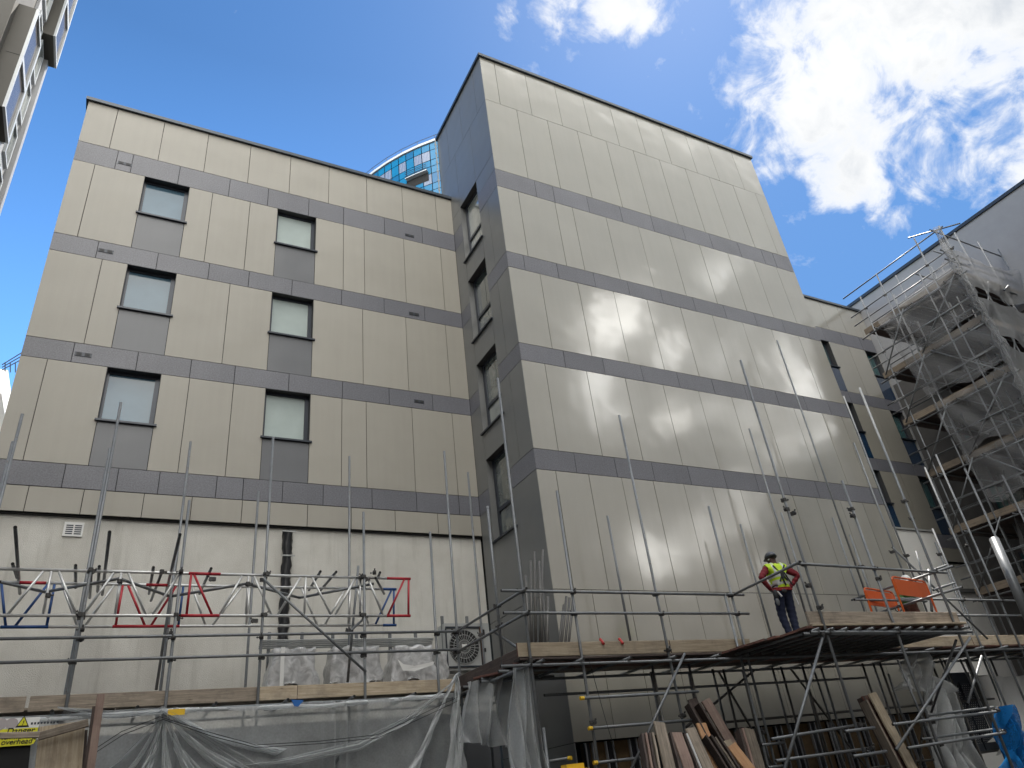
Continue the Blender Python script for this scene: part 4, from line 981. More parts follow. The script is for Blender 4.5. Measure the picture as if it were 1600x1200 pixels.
def cable(pts, y, label, name='cable', r=.006):
    mb = MB(); P = [aty(u, v, y) for u, v in pts]
    for a, b in zip(P[:-1], P[1:]): mb.tube(a, b, r, 6)
    return tag(mb.build(name, 'black_plastic'), label, 'cable', 'cables strung across the netting')
cable([(146, 1172), (190, 1143), (250, 1120), (330, 1145), (400, 1164), (500, 1158), (590, 1148), (650, 1120), (714, 1090)], LY - .25, 'upper thin black cable slung across the left net')
cable([(146, 1178), (194, 1147), (255, 1124), (330, 1150), (400, 1168), (500, 1162), (590, 1153), (652, 1125), (714, 1096)], LY - .27, 'lower thin black cable slung across the left net')
cable([(920, 1030), (945, 1120), (972, 1210)], YS - .15, 'thin pale cord hanging diagonally behind the yellow capped rails', 'cord', .005)
# pieces of sheeting and tags
P = aty(275, 1113, LY - .2); mb = MB(); mb.box((P.x - .12, P.y, P.z - .04), (P.x + .13, P.y + .01, P.z + .05)); tag(mb.build('scaffold_tag', 'yellow_plastic'), 'yellow tag tied under the left toe board', 'tag')
mb = MB(); A = [aty(u, v, LY - .15) for u, v in ((455, 1093), (475, 1094), (466, 1104), (460, 1103))]; mb.hexa([tuple(p) for p in A] + [tuple(p + Vector((0, .02, 0))) for p in A]); tag(mb.build('plastic_scrap', 'blue_plastic'), 'small blue plastic scrap poking out below the left toe board', 'scrap')

# ------------------------------------------------------------------ danger sign, timber frame on the lower left
def slab(pts, y, th, m_, name, parent=None, lean=0):
    A = [aty(u, v, y) for u, v in pts]; mb = MB(); n = len(A); k = len(mb.v)
    mb.v += A + [p + Vector((0, th, 0)) for p in A]
    mb.f.append(tuple(k + i for i in range(n))); mb.f.append(tuple(k + n + i for i in reversed(range(n)))); mb.mi += [0, 0]; mb.tone += [.5, .5]
    for i in range(n):
        j = (i + 1) % n; mb.f.append((k + j, k + i, k + n + i, k + n + j)); mb.mi.append(0); mb.tone.append(.5)
    return mb.build(name, m_, parent)
SY = Y1 - .35
sg = thing('warning_sign', 'white and yellow sign reading Danger Men working overhead, tied to the left net', 'sign', tuple(aty(20, 1160, SY)))
a0 = aty(-22, 1124, SY); a1 = aty(63, 1120, SY); w_ = a1.x - a0.x; zt = a1.z; hb = .62 * (a1.z - aty(20, 1166, SY).z)
zb = aty(30, 1165, SY).z; zm = aty(30, 1138, SY).z
mb = MB(); mb.box((a0.x, SY, zm), (a1.x, SY + .006, zt)); mb.build('sign_top', 'pale_render', sg)
mb = MB(); c_ = .06
mb.face([(a0.x, SY, zm - .001), (a1.x, SY, zm - .001), (a1.x, SY, zb + c_), (a1.x - .02, SY, zb + .015), (a1.x - c_, SY, zb), (a0.x, SY, zb)])
mat('sign_yellow'); MATS['sign_yellow'].node_tree.nodes.clear(); t = NT(MATS['sign_yellow'].node_tree); fin(t, Base_Color=(.72, .68, .03), Roughness=.5)
mb.build('sign_base', 'sign_yellow', sg)
def text(s_, x, z, size, y, parent, m_='black_plastic', bold=True):
    cu = bpy.data.curves.new('t', 'FONT'); cu.body = s_; cu.size = size; cu.align_x = 'CENTER'; cu.extrude = .001; cu.offset = .0012 if bold else 0; cu.shear = .15
    o = bpy.data.objects.new('t', cu); C.objects.link(o); bpy.context.view_layer.update()
    me = bpy.data.meshes.new_from_object(o.evaluated_get(bpy.context.evaluated_depsgraph_get())); bpy.data.objects.remove(o)
    me.materials.clear(); me.materials.append(MATS[m_]); q = bpy.data.objects.new('lettering', me); C.objects.link(q); q.parent = parent
    q.location = Vector((x, y, z)) - parent_world(parent); q.rotation_euler = (math.pi / 2, 0, 0); return q
cx = aty(28, 1150, SY).x; hh = (zm - zb)
text('Danger', cx + .02, zm - hh * .30, .115, SY - .004, sg); text('Men working', cx, zm - hh * .60, .09, SY - .004, sg); text('overhead', cx + .0, zb + hh * .10, .10, SY - .004, sg)
tz = zm + (zt - zm) * .08; mb = MB(); tx = aty(35, 1134, SY).x
for r_, dy, mm in ((.085, -.002, 'black_plastic'), (.06, -.004, 'sign_yellow')):
    m2 = MB(); m2.face([(tx - r_, SY + dy, tz + .085 - r_), (tx + r_, SY + dy, tz + .085 - r_), (tx, SY + dy, tz + .075 + r_)]); m2.build('warning_triangle', mm, sg)
text('!', tx, tz + .03, .09, SY - .006, sg)
simple('logo_grey', (.42, .38, .38), .6)
mb = MB()
for i, (cxx, rr_) in enumerate(((-.62, .07), (-.50, .09), (-.36, .08))):
    X_ = cx + cxx + .25
    mb.face([(X_ + rr_ * math.cos(q), SY - .002 - .0006 * i, (zm + zt) / 2 + rr_ * .9 * math.sin(q)) for q in [-k * math.pi / 8 for k in range(16)]])
mb.build('logo', 'logo_grey', sg)
mb = MB()
for i in range(9): mb.box((tx + .1 + i * .04, SY - .003, zt - .10), (tx + .125 + i * .04, SY - .001, zt - .07))
mb.build('small_print', 'frame_dark', sg)
TY = 12.6
def timber(name, a, b, w_, th, y, m_, label, grp=None, cat='timber'):
    o = board(name, aty(a[0], a[1], y), aty(b[0], b[1], y - .03), w_, th, (0, -1, 0), m_)
    return tag(o, label, cat, grp)
timber('timber_rail', (-25, 1150), (62, 1148), .075, .05, TY - .1, 'board_weathered', 'grey timber rail crossing in front of the danger sign')
timber('timber_rail', (60, 1151), (138, 1129), .10, .05, TY - .12, 'board_weathered', 'sloping timber rail from the sign to the reddish post')
timber('timber_post', (158, 1085), (136, 1240), .10, .07, TY - .2, 'board_pink', 'tall reddish splintered post standing at the lower left')
timber('timber_post', (150, 1104), (131, 1240), .09, .07, TY - .1, 'board_dark', 'shorter brown post right behind the splintered one')
timber('plywood_sheet', (98, 1131), (86, 1260), .55, .02, TY, 'board_pale', 'stained plywood sheet below the left net', cat='plywood')
timber('timber_post', (127, 1142), (118, 1260), .16, .05, TY + .05, 'board_dark', 'dark timber beside the stained plywood sheet')
slab([(-40, 1168), (48, 1164), (38, 1260), (-40, 1260)], TY + .9, .02, 'cavity', 'opening', None); tag(bpy.context.scene.objects['opening'], 'black opening below the danger sign', 'opening')

# ------------------------------------------------------------------ wrapped plant on the left deck
def crumple(name, x0, x1, y0, y1, z0, z1, m_, parent, seed, flare=.12):
    rnd = random.Random(seed); bm = bmesh.new(); bmesh.ops.create_cube(bm, size=1)
    bmesh.ops.subdivide_edges(bm, edges=bm.edges[:], cuts=11, use_grid_fill=True)
    for v in bm.verts:
        fx, fy, fz = v.co.x + .5, v.co.y + .5, v.co.z + .5
        fl = flare * (1 - fz); cxm, cym = (fx - .5) * 2, (fy - .5) * 2
        p = Vector((x0 + (x1 - x0) * fx + cxm * fl * .8, y0 + (y1 - y0) * fy + cym * fl * .4, z0 + (z1 - z0) * fz))
        n_ = (math.sin(fx * 13 + fz * 4 + seed) * .016 + math.sin(fz * 9 - fx * 17 + seed * 2) * .012 + abs(math.sin(fx * 24 + fz * 9)) * .012 + rnd.uniform(-.006, .006))
        p += Vector((cxm * n_, cym * n_ - abs(math.sin(fx * 9 + seed + fz * 3)) * .035 * (fy < .1), n_ * .8 - (.12 * math.sin(fx * 7 + seed) if fz < .05 else 0)))
        v.co = p
    me = bpy.data.meshes.new(name); bm.to_mesh(me); bm.free(); me.materials.append(MATS[m_])
    for p_ in me.polygons: p_.use_smooth = True
    o = bpy.data.objects.new(name, me); C.objects.link(o)
    if parent: o.parent = parent; me.transform(Matrix.Translation(-parent_world(parent)))
    return o
for k, (u0, u1, vt, lab) in enumerate([(428, 490, 1014, 'condenser unit wrapped in grey plastic with a white tape stripe, leftmost of the wrapped ones'), (522, 588, 1012, 'condenser unit wrapped in wrinkled grey plastic behind the diagonal brace'),
                                       (616, 673, 1010, 'condenser unit wrapped in plastic torn open at its white lower edge'), (684, 695, 1016, 'narrow plastic wrapped unit half hidden by the double standard')]):
    yy = 14.75; A = aty(u0, vt, yy); B = aty(u1, vt, yy); T = thing('wrapped_condenser', lab, 'air conditioner', (A.x, yy, DZ), 'plastic wrapped condensers on the left deck')
    mb = MB(); mb.box((A.x + .05, yy + .05, DZ + .02), (B.x - .05, yy + .38, A.z - .05)); mb.build('casing', 'ac_paint', T)
    crumple('plastic_cover', A.x, B.x, yy, yy + .42, DZ + .25, A.z, 'plastic_wrap', T, k * 3 + 2, .14 if k != 3 else .04)
    if k == 0:
        mb = MB(); X_ = A.x + .10; mb.box((X_, yy - .17, DZ + .3), (X_ + .07, yy - .15, A.z)); mb.build('tape_stripe', 'pale_render', T)
    if k == 2:
        mb = MB(); P = [A + Vector((.0, -.17, -.28)), A + Vector((.1, -.18, -.5)), A + Vector((.35, -.18, -.52)), B + Vector((-.05, -.17, -.40)), B + Vector((0, -.17, -.33)), A + Vector((.35, -.18, -.42)), A + Vector((.12, -.18, -.38))]
        mb.face([tuple(p) for p in (P[0], P[1], P[2], P[3], P[4], P[5], P[6])]); mb.build('torn_edge', 'pale_render', T)
fr_ = thing('plant_frame', 'grey steel support frame standing behind the wrapped condensers', 'frame', (4, 15.3, DZ))
for u in (421, 472, 520, 557, 609, 649, 692, 731):
    P = aty(u, 988, 15.35); mb = MB(); mb.box((P.x - .03, 15.33, DZ), (P.x + .03, 15.37, P.z + (.35 if u > 680 else 0))); mb.build('upright', 'galvanised', fr_)
mb = MB(); A = aty(480, 1012, 15.3)
for i in range(5): mb.tube((2.6, 15.28 - .03 * i, A.z + .03 * i), (6.2, 15.28 - .03 * i, A.z + .03 * i), .016, 6)
mb.build('pipework', 'ac_paint', fr_)
A = aty(694, 974, 15.2); B = aty(763, 972, 15.2); zb_ = aty(700, 1048, 15.2).z
ac = thing('condenser_unit', 'pale grey air conditioning condenser with a round fan grille by the inner corner', 'air conditioner', (A.x, 15.2, zb_))
mb = MB(); mb.box((A.x, 15.2, zb_), (B.x, 15.6, A.z)); mb.build('casing', 'ac_paint', ac)
fx, fz, fr2 = A.x + (B.x - A.x) * .40, (A.z + zb_) / 2 - .01, .36
mb = MB(); mb.face([(fx + fr2 * math.cos(q), 15.19, fz + fr2 * math.sin(q)) for q in [-k * math.pi / 16 for k in range(32)]]); fo = mb.build('fan_opening', 'grille', ac)
mb = MB()
for i in range(28):
    q = i * math.pi / 14; mb.tube((fx + .07 * math.cos(q), 15.175, fz + .07 * math.sin(q)), (fx + fr2 * math.cos(q + .12), 15.175, fz + fr2 * math.sin(q + .12)), .005, 5)
for rr_ in (.14, .25, .355):
    for i in range(24):
        a, b = i * math.pi / 12, (i + 1) * math.pi / 12; mb.tube((fx + rr_ * math.cos(a), 15.17, fz + rr_ * math.sin(a)), (fx + rr_ * math.cos(b), 15.17, fz + rr_ * math.sin(b)), .006, 5)
mb.build('fan_guard', 'ac_paint', ac)
mb = MB(); mb.box((fx - .06, 15.16, fz - .04), (fx + .06, 15.168, fz + .05)); mb.build('fan_hub_label', 'pale_render', ac)
mb = MB()
for (a, b, c, d_) in ((fx - .42, fx + .42, fz + .40, fz + .43), (fx - .42, fx + .42, fz - .43, fz - .40), (fx - .43, fx - .40, fz - .39, fz + .39), (fx + .40, fx + .43, fz - .39, fz + .39)): mb.box((a, 15.17, c), (b, 15.198, d_))
mb.build('fan_surround', 'frame_dark', ac)
mb = MB(); mb.box((B.x - .16, 15.19, A.z - .28), (B.x - .12, 15.199, A.z - .14)); mb.box((B.x - .16, 15.19, A.z - .62), (B.x - .12, 15.199, A.z - .54)); mb.build('handle', 'grille', ac)
mb = MB(); mb.tube((B.x - .22, 15.15, zb_ - .1), (B.x - .24, 15.15, A.z - .1), .018, 8); mb.build('copper_pipe', 'board_orange', ac)

# ------------------------------------------------------------------ planks standing in a pile, lower centre
def qq(X, Yy): return (980 + X / 6.4, 1060 + Yy / 6.4)
PB = [(qq(318, 440), qq(470, 1100), 10.45, 1, 'board_weathered', 'broad grey plank standing tallest in the left part of the pile'),
      (qq(490, 543), qq(690, 1100), 10.5, 1, 'board_pink', 'broad pinkish plank, second broad one from the left'),
      (qq(626, 498), qq(900, 1100), 10.55, 1, 'board_weathered', 'broad pale plank, third broad one from the left'),
      (qq(735, 450), qq(960, 1000), 10.75, 1, 'board_orange', 'plank with a bright yellowish top end in the middle of the pile'),
      (qq(780, 215), qq(1190, 900), 10.9, 1, 'board_pink', 'long red edged plank reaching highest at the back of the pile'),
      (qq(645, 205), qq(1000, 900), 11.0, 1, 'board_dark', 'dark plank with a pale top end at the back of the pile'),
      (qq(700, 262), qq(1080, 900), 10.85, 0, 'board_dark', 'dark plank seen edge on beside the red edged one'),
      (qq(600, 262), qq(940, 900), 10.9, 0, 'board_dark', 'darkest edge on plank at the back left of the pile'),
      (qq(1040, 665), qq(1370, 1100), 10.3, 1, 'board_orange', 'orange tan plank with a red edge at the front right of the pile'),
      (qq(985, 625), qq(1220, 1000), 10.5, 1, 'board_pale', 'short pale ended plank just behind the orange tan one'),
      (qq(905, 608), qq(1150, 1000), 10.45, 0, 'board_dark', 'edge on plank with a white top end left of the orange tan one'),
      (qq(860, 612), qq(1110, 1000), 10.5, 0, 'board_weathered', 'grey edge on plank in the middle front of the pile'),
      (qq(820, 590), qq(1080, 1000), 10.5, 0, 'board_dark', 'brown edge on plank in the middle front of the pile'),
      (qq(770, 590), qq(1030, 1000), 10.55, 0, 'board_dark', 'bluish dark edge on plank in the middle of the pile'),
      (qq(1215, 505), qq(1390, 1100), 10.6, 1, 'board_weathered', 'broad grey plank standing apart on the right of the pile'),
      (qq(1135, 520), qq(1300, 1100), 10.6, 0, 'board_pink', 'narrow edge on plank left of the broad grey one standing apart'),
      (qq(1105, 525), qq(1260, 1100), 10.65, 0, 'board_dark', 'dark edge on plank leftmost of the three standing apart'),
      (qq(135, 578), qq(220, 1100), 10.5, 0, 'board_dark', 'leftmost edge on plank of the pile'),
      (qq(172, 572), qq(262, 1100), 10.5, 0, 'board_pink', 'second edge on plank from the left end of the pile'),
      (qq(207, 570), qq(300, 1100), 10.5, 0, 'board_dark', 'third edge on plank from the left end of the pile'),
      (qq(240, 568), qq(340, 1100), 10.5, 0, 'board_weathered', 'fourth edge on plank from the left end of the pile'),
      (qq(415, 560), qq(560, 1100), 10.55, 0, 'board_dark', 'edge on plank left of the broad pinkish one'),
      (qq(575, 575), qq(790, 1100), 10.6, 0, 'tube_alloy', 'thin silvery strip between the pinkish and pale planks'),
      (qq(556, 575), qq(760, 1100), 10.62, 0, 'board_dark', 'edge on plank right of the broad pinkish one'),
      ((1362, 1083), (1447, 1240), 9.2, 1, 'board_pale', 'broad pale plank on top of the right hand stack'),
      ((1352, 1087), (1432, 1240), 9.3, 1, 'board_red', 'red edged plank under the broad pale one in the right hand stack'),
      ((1345, 1090), (1420, 1240), 9.35, 0, 'board_dark', 'dark edge on plank at the left of the right hand stack'),
      ((1349, 1096), (1424, 1240), 9.3, 0, 'board_weathered', 'grey edge on plank in the right hand stack')]
for a, b, y, fc, mm, lb in PB:
    A = aty(*a, y); B = aty(*b, y - .25); dirv = (B - A).normalized()
    o = board('plank', A, B, .225 if fc else .20, .038, (0.08, -1, .15) if fc else (1, -.22, 0), mm, ends='board_red' if 'red' in lb else None)
    tag(o, lb, 'plank', 'loose scaffold planks')
P = aty(895, 1200, 10.2)
yb = thing('yellow_crate', 'rounded bright yellow plastic lid poking up at the bottom edge', 'crate', tuple(P))
bm = bmesh.new(); bmesh.ops.create_cube(bm, size=1); bmesh.ops.scale(bm, vec=(.44, .3, .34), verts=bm.verts); bmesh.ops.bevel(bm, geom=bm.edges[:], offset=.07, segments=4, affect='EDGES')
me = bpy.data.meshes.new('lid'); bm.to_mesh(me); bm.free(); me.materials.append(MATS['yellow_plastic']); o = bpy.data.objects.new('lid', me); C.objects.link(o); o.parent = yb; o.location = (0, 0, -.12)
mb = MB(); mb.box((P.x - .18, P.y - .1, GZ), (P.x + .18, P.y + .12, P.z - .3)); mb.build('body', 'yellow_plastic', yb)

# ------------------------------------------------------------------ perforated steel panel under the right deck
GY = YSB + .1
gt = thing('mesh_gate', 'grey perforated steel gate leaf standing under the right deck', 'gate', tuple(aty(1500, 1120, GY)))
slab([(1478, 1060), (1512, 1058), (1552, 1152), (1518, 1180), (1500, 1150)], GY + .03, .015, 'frame_dark', 'backing', gt)
slab([(1474, 1052), (1514, 1050), (1517, 1068), (1478, 1070)], GY - .01, .03, 'coping', 'head_rail', gt)
slab([(1510, 1164), (1562, 1158), (1565, 1172), (1514, 1180)], GY - .01, .03, 'coping', 'bottom_rail', gt)
for a, b in (((1478, 1068), (1520, 1175)), ((1498, 1066), (1541, 1172)), ((1515, 1062), (1562, 1168))): pxtube(gt, 'stile', a, b, GY - .01, m='coping', r=.02)
mb = MB()
for i in range(11):
    for j in range(30):
        u = 1482 + i * 3.1 + (j % 2) * 1.5 + j * 1.42; v = 1073 + j * 3.3 - i * .25
        if i == 5: continue
        p = aty(u, v, GY + .02); s_ = .013; mb.face([p + Vector((-s_, 0, 0)), p + Vector((0, 0, -s_)), p + Vector((s_, 0, 0)), p + Vector((0, 0, s_))])
mb.build('perforations', 'pale_render', gt)

# ------------------------------------------------------------------ orange barriers on the loading bay
def barrier(label, A, B, hgt, y):
    t_ = thing('barrier', label, 'barrier', (A.x, y, DZ + .02), 'orange barriers on the loading bay')
    dx = (B - A); w_ = dx.length; d = dx.normalized(); zt_ = max(A.z, B.z)
    ztop = (A.z + B.z) / 2
    P = lambda s, z: A + d * (w_ * s) + Vector((0, 0, z)) - Vector((0, 0, A.z + (B.z - A.z) * s)) 
    mb = MB(); z0 = DZ + .02
    prof = [(0, z0), (0, ztop - .07), (.03, ztop - .015), (.08, ztop), (.92, ztop), (.97, ztop - .015), (1, ztop - .07), (1, z0)]
    W = [Vector((A.x + (B.x - A.x) * s, A.y + (B.y - A.y) * s, z)) for s, z in prof]
    for a, b in zip(W[:-1], W[1:]): mb.tube(a, b, .02, 8)
    mb.build('frame', 'orange_paint', t_)
    mb = MB(); n_ = Vector((d.y, -d.x, 0)).normalized() * .012
    q = [Vector((A.x + (B.x - A.x) * s, A.y + (B.y - A.y) * s, z)) for s, z in ((.03, ztop - .36), (.97, ztop - .36), (.97, ztop - .04), (.03, ztop - .04))]
    mb.hexa([p + n_ for p in q] + [p - n_ for p in q]); mb.build('plate', 'orange_paint', t_)
    mb = MB(); q = [Vector((A.x + (B.x - A.x) * s, A.y + (B.y - A.y) * s, z0 + .2)) for s in (0, 1)]; mb.tube(q[0], q[1], .015, 8); mb.build('rail', 'orange_paint', t_)
A = aty(1352, 927, 10.2); B = aty(1391, 917, 10.45); barrier('orange steel barrier, the lower and left one on the bay', A, B, 1, 10.2)
A = aty(1396, 911, 9.35); B = aty(1441, 899, 9.6); barrier('orange steel barrier, the higher and right one hiding a worker', A, B, 1, 10.2)
tag(ragged('cable_coil', 'black_plastic', [tuple(aty(1404 + 5 * math.cos(q * .5), 951 + 5 * math.sin(q * .5), 10.0 + q * .004)) for q in range(13)] + [tuple(aty(1411, 947, 10.0)), tuple(aty(1419, 953, 10.0))], [.012] * 15, None, 6, .1), 'black coiled hose between the two orange barriers', 'hose')

# ------------------------------------------------------------------ people
def person(name, label, loc, rotz, J, bones, R3, cloth, scale=1.0):
    """J joints, bones edges (a,b,kind), skin modifier body, clothing grown from the body surface"""
    root = thing(name, label, 'person', loc); root.rotation_euler = (0, 0, rotz); root.scale = (scale,) * 3
    me = bpy.data.meshes.new('body'); names = list(J); me.from_pydata([J[n] for n in names], [(names.index(a), names.index(b)) for a, b, _ in bones], [])
    o = bpy.data.objects.new('body', me); C.objects.link(o)
    md = o.modifiers.new('s', 'SKIN'); md.use_smooth_shade = True
    for i, n in enumerate(names):
        r = R3[n]; r = r if hasattr(r, '__len__') else (r, r); me.skin_vertices[0].data[i].radius = r
    me.skin_vertices[0].data[names.index('pelvis')].use_root = True
    ss = o.modifiers.new('u', 'SUBSURF'); ss.levels = 2; ss.render_levels = 2
    bpy.context.view_layer.update()
    ev = bpy.data.meshes.new_from_object(o.evaluated_get(bpy.context.evaluated_depsgraph_get()))
    bpy.data.objects.remove(o)
    for p in ev.polygons: p.use_smooth = True
    ev.materials.clear(); ev.materials.append(MATS['skin']); ev.name = 'body'
    o = bpy.data.objects.new('body', ev); C.objects.link(o); o.parent = root
    def near(p):
        best = None
        for a, b, k in bones:
            A, B = Vector(J[a]), Vector(J[b]); d = B - A; t_ = max(0, min(1, (p - A).dot(d) / d.length_squared)); dist = (p - (A + d * t_)).length
            ra = R3[a]; ra = ra[0] if hasattr(ra, '__len__') else ra; dist -= ra * .5
            if best is None or dist < best[0]: best = (dist, k)
        return best[1]
    kinds = [near(p.center) for p in ev.polygons]
    for nm, mats_, sel, off, mfun in cloth:
        mb = MB(); vm = {}
        for p, k in zip(ev.polygons, kinds):
            if not sel(k, p.center): continue
            idx = []
            for vi in p.vertices:
                if vi not in vm: vm[vi] = len(mb.v); mb.v.append(ev.vertices[vi].co + ev.vertices[vi].normal * off + ev.vertices[vi].normal * .006 * math.sin(ev.vertices[vi].co.z * 60 + ev.vertices[vi].co.x * 40))
                idx.append(vm[vi])
            mb.f.append(tuple(idx)); mb.mi.append(mfun(p.center) if mfun else 0); mb.tone.append(.5)
        if mb.f:
            q = mb.build(nm, mats_, None, smooth=True, loc=(0, 0, 0)); q.parent = root; sd = q.modifiers.new('t', 'SOLIDIFY'); sd.thickness = .008
    return root
def lump(name, m_, c, r3, parent, rot=(0, 0, 0), cut=None, seg=16):
    bm = bmesh.new(); bmesh.ops.create_uvsphere(bm, u_segments=seg, v_segments=seg // 2 + 2, radius=1)
    if cut is not None: bmesh.ops.delete(bm, geom=[v for v in bm.verts if v.co.z < cut], context='VERTS')
    bmesh.ops.scale(bm, vec=r3, verts=bm.verts); me = bpy.data.meshes.new(name); bm.to_mesh(me); bm.free()
    for p in me.polygons: p.use_smooth = True
    me.materials.append(MATS[m_]); o = bpy.data.objects.new(name, me); C.objects.link(o); o.parent = parent; o.location = c; o.rotation_euler = rot
    if cut is not None: sd = o.modifiers.new('t', 'SOLIDIFY'); sd.thickness = .01
    return o
# worker seen from behind, hands on hips, weight on the right leg; local +y is the way he faces
J = dict(pelvis=(0.02, 0, .97), waist=(0.01, .0, 1.09), chest=(0, -.01, 1.28), upper=(0, -.01, 1.42), neck=(0, .0, 1.51), head=(0.0, .03, 1.62), crown=(0, .02, 1.70), nose=(-.02, .125, 1.61), chin=(0, .085, 1.545),
         earl=(-.085, .02, 1.615), earr=(.085, .02, 1.615),
         shl=(-.185, -.01, 1.43), ell=(-.43, -.10, 1.23), wrl=(-.235, -.015, 1.045), hal=(-.17, .02, 1.0),
         shr=(.185, -.01, 1.43), elr=(.43, -.10, 1.25), wrr=(.24, -.03, 1.065), har=(.175, .02, 1.01),
         hil=(-.085, 0, .90), knl=(-.10, .05, .50), anl=(-.07, -.01, .09), tol=(-.09, .14, .04),
         hir=(.11, 0, .90), knr=(.115, .03, .50), anr=(.06, -.03, .09), tor=(.10, .13, .04))
Rr = dict(pelvis=(.165, .13), waist=(.165, .125), chest=(.19, .135), upper=(.155, .11), neck=.058, head=(.085, .098), crown=(.07, .08), nose=.014, chin=.04, earl=.02, earr=.02,
          shl=.075, ell=.052, wrl=.036, hal=.042, shr=.075, elr=.052, wrr=.036, har=.042, hil=.095, knl=.072, anl=.048, tol=.038, hir=.095, knr=.072, anr=.048, tor=.038)
for sfx, sx in (('l', -1), ('r', 1)):
    hx, hy, hz = J['ha' + sfx]
    for i in range(4):
        a = 'f%s%d' % (sfx, i); J[a + 'a'] = (hx - sx * .035, hy + .03 + .004 * i, hz + .03 - .021 * i); J[a + 'b'] = (hx - sx * .06, hy + (.062 if i in (1, 2) else .052), hz + .02 - .021 * i); Rr[a + 'a'] = .0095; Rr[a + 'b'] = .008
    J['t' + sfx + 'a'] = (hx + sx * .0, hy - .045, hz + .03); J['t' + sfx + 'b'] = (hx - sx * .03, hy - .07, hz + .04); Rr['t' + sfx + 'a'] = .012; Rr['t' + sfx + 'b'] = .009
BN = [('pelvis', 'waist', 'torso'), ('waist', 'chest', 'torso'), ('chest', 'upper', 'torso'), ('upper', 'neck', 'neck'), ('neck', 'head', 'head'), ('head', 'crown', 'head'), ('head', 'nose', 'head'), ('head', 'chin', 'head'), ('head', 'earl', 'head'), ('head', 'earr', 'head')]
for s_ in 'lr':
    BN += [('upper', 'sh' + s_, 'torso'), ('sh' + s_, 'el' + s_, 'arm'), ('el' + s_, 'wr' + s_, 'arm'), ('wr' + s_, 'ha' + s_, 'hand'), ('pelvis', 'hi' + s_, 'leg'), ('hi' + s_, 'kn' + s_, 'leg'), ('kn' + s_, 'an' + s_, 'leg'), ('an' + s_, 'to' + s_, 'foot')]
    for i in range(4): BN += [('ha' + s_, 'f%s%da' % (s_, i), 'hand'), ('f%s%da' % (s_, i), 'f%s%db' % (s_, i), 'hand')]
    BN += [('ha' + s_, 't%sa' % s_, 'hand'), ('t%sa' % s_, 't%sb' % s_, 'hand')]
def vestmat(c):
    if 1.10 < c.z < 1.155 or 1.235 < c.z < 1.285: return 1
    if c.z > 1.285 and .085 < abs(c.x) < .125: return 1
    return 0
CL = [('shirt', ['maroon'], lambda k, c: k in ('torso', 'arm') and c.z < 1.475, .006, None),
      ('vest', ['hi_vis', 'reflective'], lambda k, c: k == 'torso' and c.z > 1.0 and abs(c.x) < .215, .022, vestmat),
      ('trousers', ['denim'], lambda k, c: (k == 'leg' or (k == 'torso' and c.z < 1.03)) and c.z > .10, .014, None),
      ('gloves', ['glove'], lambda k, c: k == 'hand', .004, None), ('boots', ['strap_dark'], lambda k, c: k == 'foot' or (k == 'leg' and c.z < .16), .012, None)]
WP = Vector((11.62, 10.32, DZ + .02))
wk = person('person', 'worker in a yellow hi vis vest and dark hard hat standing with hands on hips', tuple(WP), R_(-14), J, BN, Rr, CL, 1.0)
lump('hard_hat', 'helmet_grey', (0, .02, 1.655), (.118, .142, .125), wk, (-.12, 0, 0), -.12)
lump('hat_brim', 'helmet_grey', (0, .05, 1.645), (.125, .16, .012), wk, (-.12, 0, 0))
lump('chin_strap', 'reflective', (-.088, -.02, 1.61), (.012, .03, .014), wk)
mb = MB()
for (a, b) in (((-.13, -.13, 1.45), (.10, -.155, 1.13)), ((.13, -.13, 1.45), (-.08, -.155, 1.13)), ((.06, -.15, 1.30), (.20, -.10, 1.06)), ((-.02, -.165, 1.22), (.02, -.16, 1.04))): mb.tube(a, b, .016, 6)
mb.box((-.035, -.175, 1.19), (.045, -.15, 1.34)); hn = mb.build('harness', 'strap_dark', None, loc=(0, 0, 0)); hn.parent = wk; hn.location = (0, -.035, 0)
mb = MB(); n_ = 20
for i in range(n_):
    a, b = i * 2 * math.pi / n_, (i + 1) * 2 * math.pi / n_
    f = lambda q, z=1.0: (.205 * math.cos(q) + .015, .165 * math.sin(q), z + .025 * math.sin(q * 1.0))
    mb.tube(f(a), f(b), .020, 6); mb.tube(f(a, 1.035), f(b, 1.035), .012, 6)
mb.build('tool_belt', 'strap_red', None, loc=(0, 0, 0)).parent = wk
lump('tool_pouch', 'strap_dark', (-.19, -.08, .90), (.055, .05, .10), wk); lump('tool_pouch', 'strap_dark', (-.03, -.155, .945), (.06, .03, .05), wk); lump('tool_pouch', 'glove', (-.20, -.09, .76), (.04, .03, .075), wk)
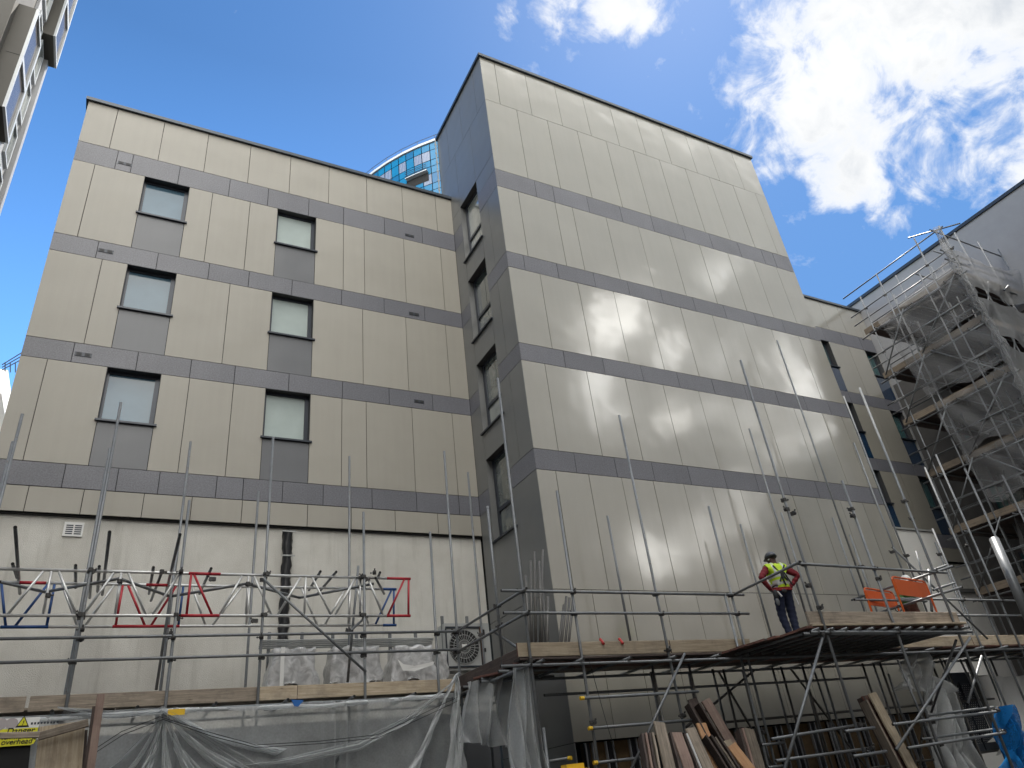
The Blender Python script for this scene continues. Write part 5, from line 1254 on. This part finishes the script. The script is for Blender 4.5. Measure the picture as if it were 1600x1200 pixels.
mb = MB(); mb.tube((.2, -.07, .98), (.23, -.1, .68), .011, 6); mb.tube((.22, -.05, .98), (.26, -.06, .72), .009, 6); mb.tube((-.17, -.13, .95), (-.12, -.15, .84), .02, 8); mb.build('hand_tools', 'tube_alloy', None, loc=(0, 0, 0)).parent = wk
# second worker, bending behind the right barrier
J2 = dict(J); 
J2.update(waist=(0, .04, 1.08), chest=(0, .10, 1.24), upper=(0, .16, 1.36), neck=(0, .21, 1.43), head=(0, .27, 1.51), crown=(0, .28, 1.60), nose=(0, .37, 1.49), chin=(0, .31, 1.43), earl=(-.085, .26, 1.51), earr=(.085, .26, 1.51),
          shl=(-.185, .15, 1.36), ell=(-.25, .28, 1.12), wrl=(-.16, .42, 1.0), hal=(-.12, .48, .98), shr=(.185, .15, 1.36), elr=(.26, .25, 1.12), wrr=(.17, .40, 1.0), har=(.13, .46, .98))
for sfx, sx in (('l', -1), ('r', 1)):
    hx, hy, hz = J2['ha' + sfx]
    for i in range(4):
        a = 'f%s%d' % (sfx, i); J2[a + 'a'] = (hx + sx * (.03 - .02 * i), hy + .04, hz - .01); J2[a + 'b'] = (hx + sx * (.03 - .02 * i), hy + (.075 if i in (1, 2) else .06), hz - .035)
    J2['t' + sfx + 'a'] = (hx - sx * .045, hy + .01, hz); J2['t' + sfx + 'b'] = (hx - sx * .06, hy + .04, hz)
CL2 = [('shirt', ['leaf_print'], lambda k, c: k in ('torso', 'arm') and c.z < 1.40, .012, None), ('trousers', ['brown_print'], lambda k, c: (k == 'leg' or (k == 'torso' and c.z < 1.03)) and c.z > .10, .014, None),
       ('gloves', ['glove'], lambda k, c: k == 'hand', .004, None), ('boots', ['strap_dark'], lambda k, c: k == 'foot' or (k == 'leg' and c.z < .16), .012, None)]
w2 = person('person', 'worker in a white hard hat and dark green top bending behind the orange barrier', (16.95, 11.35, DZ + .02), R_(150), J2, BN, Rr, CL2, 1.0)
lump('hard_hat', 'helmet_white', (0, .27, 1.545), (.12, .145, .125), w2, (-.25, 0, 0), -.12); lump('hat_brim', 'helmet_white', (0, .33, 1.53), (.125, .16, .012), w2, (-.3, 0, 0))
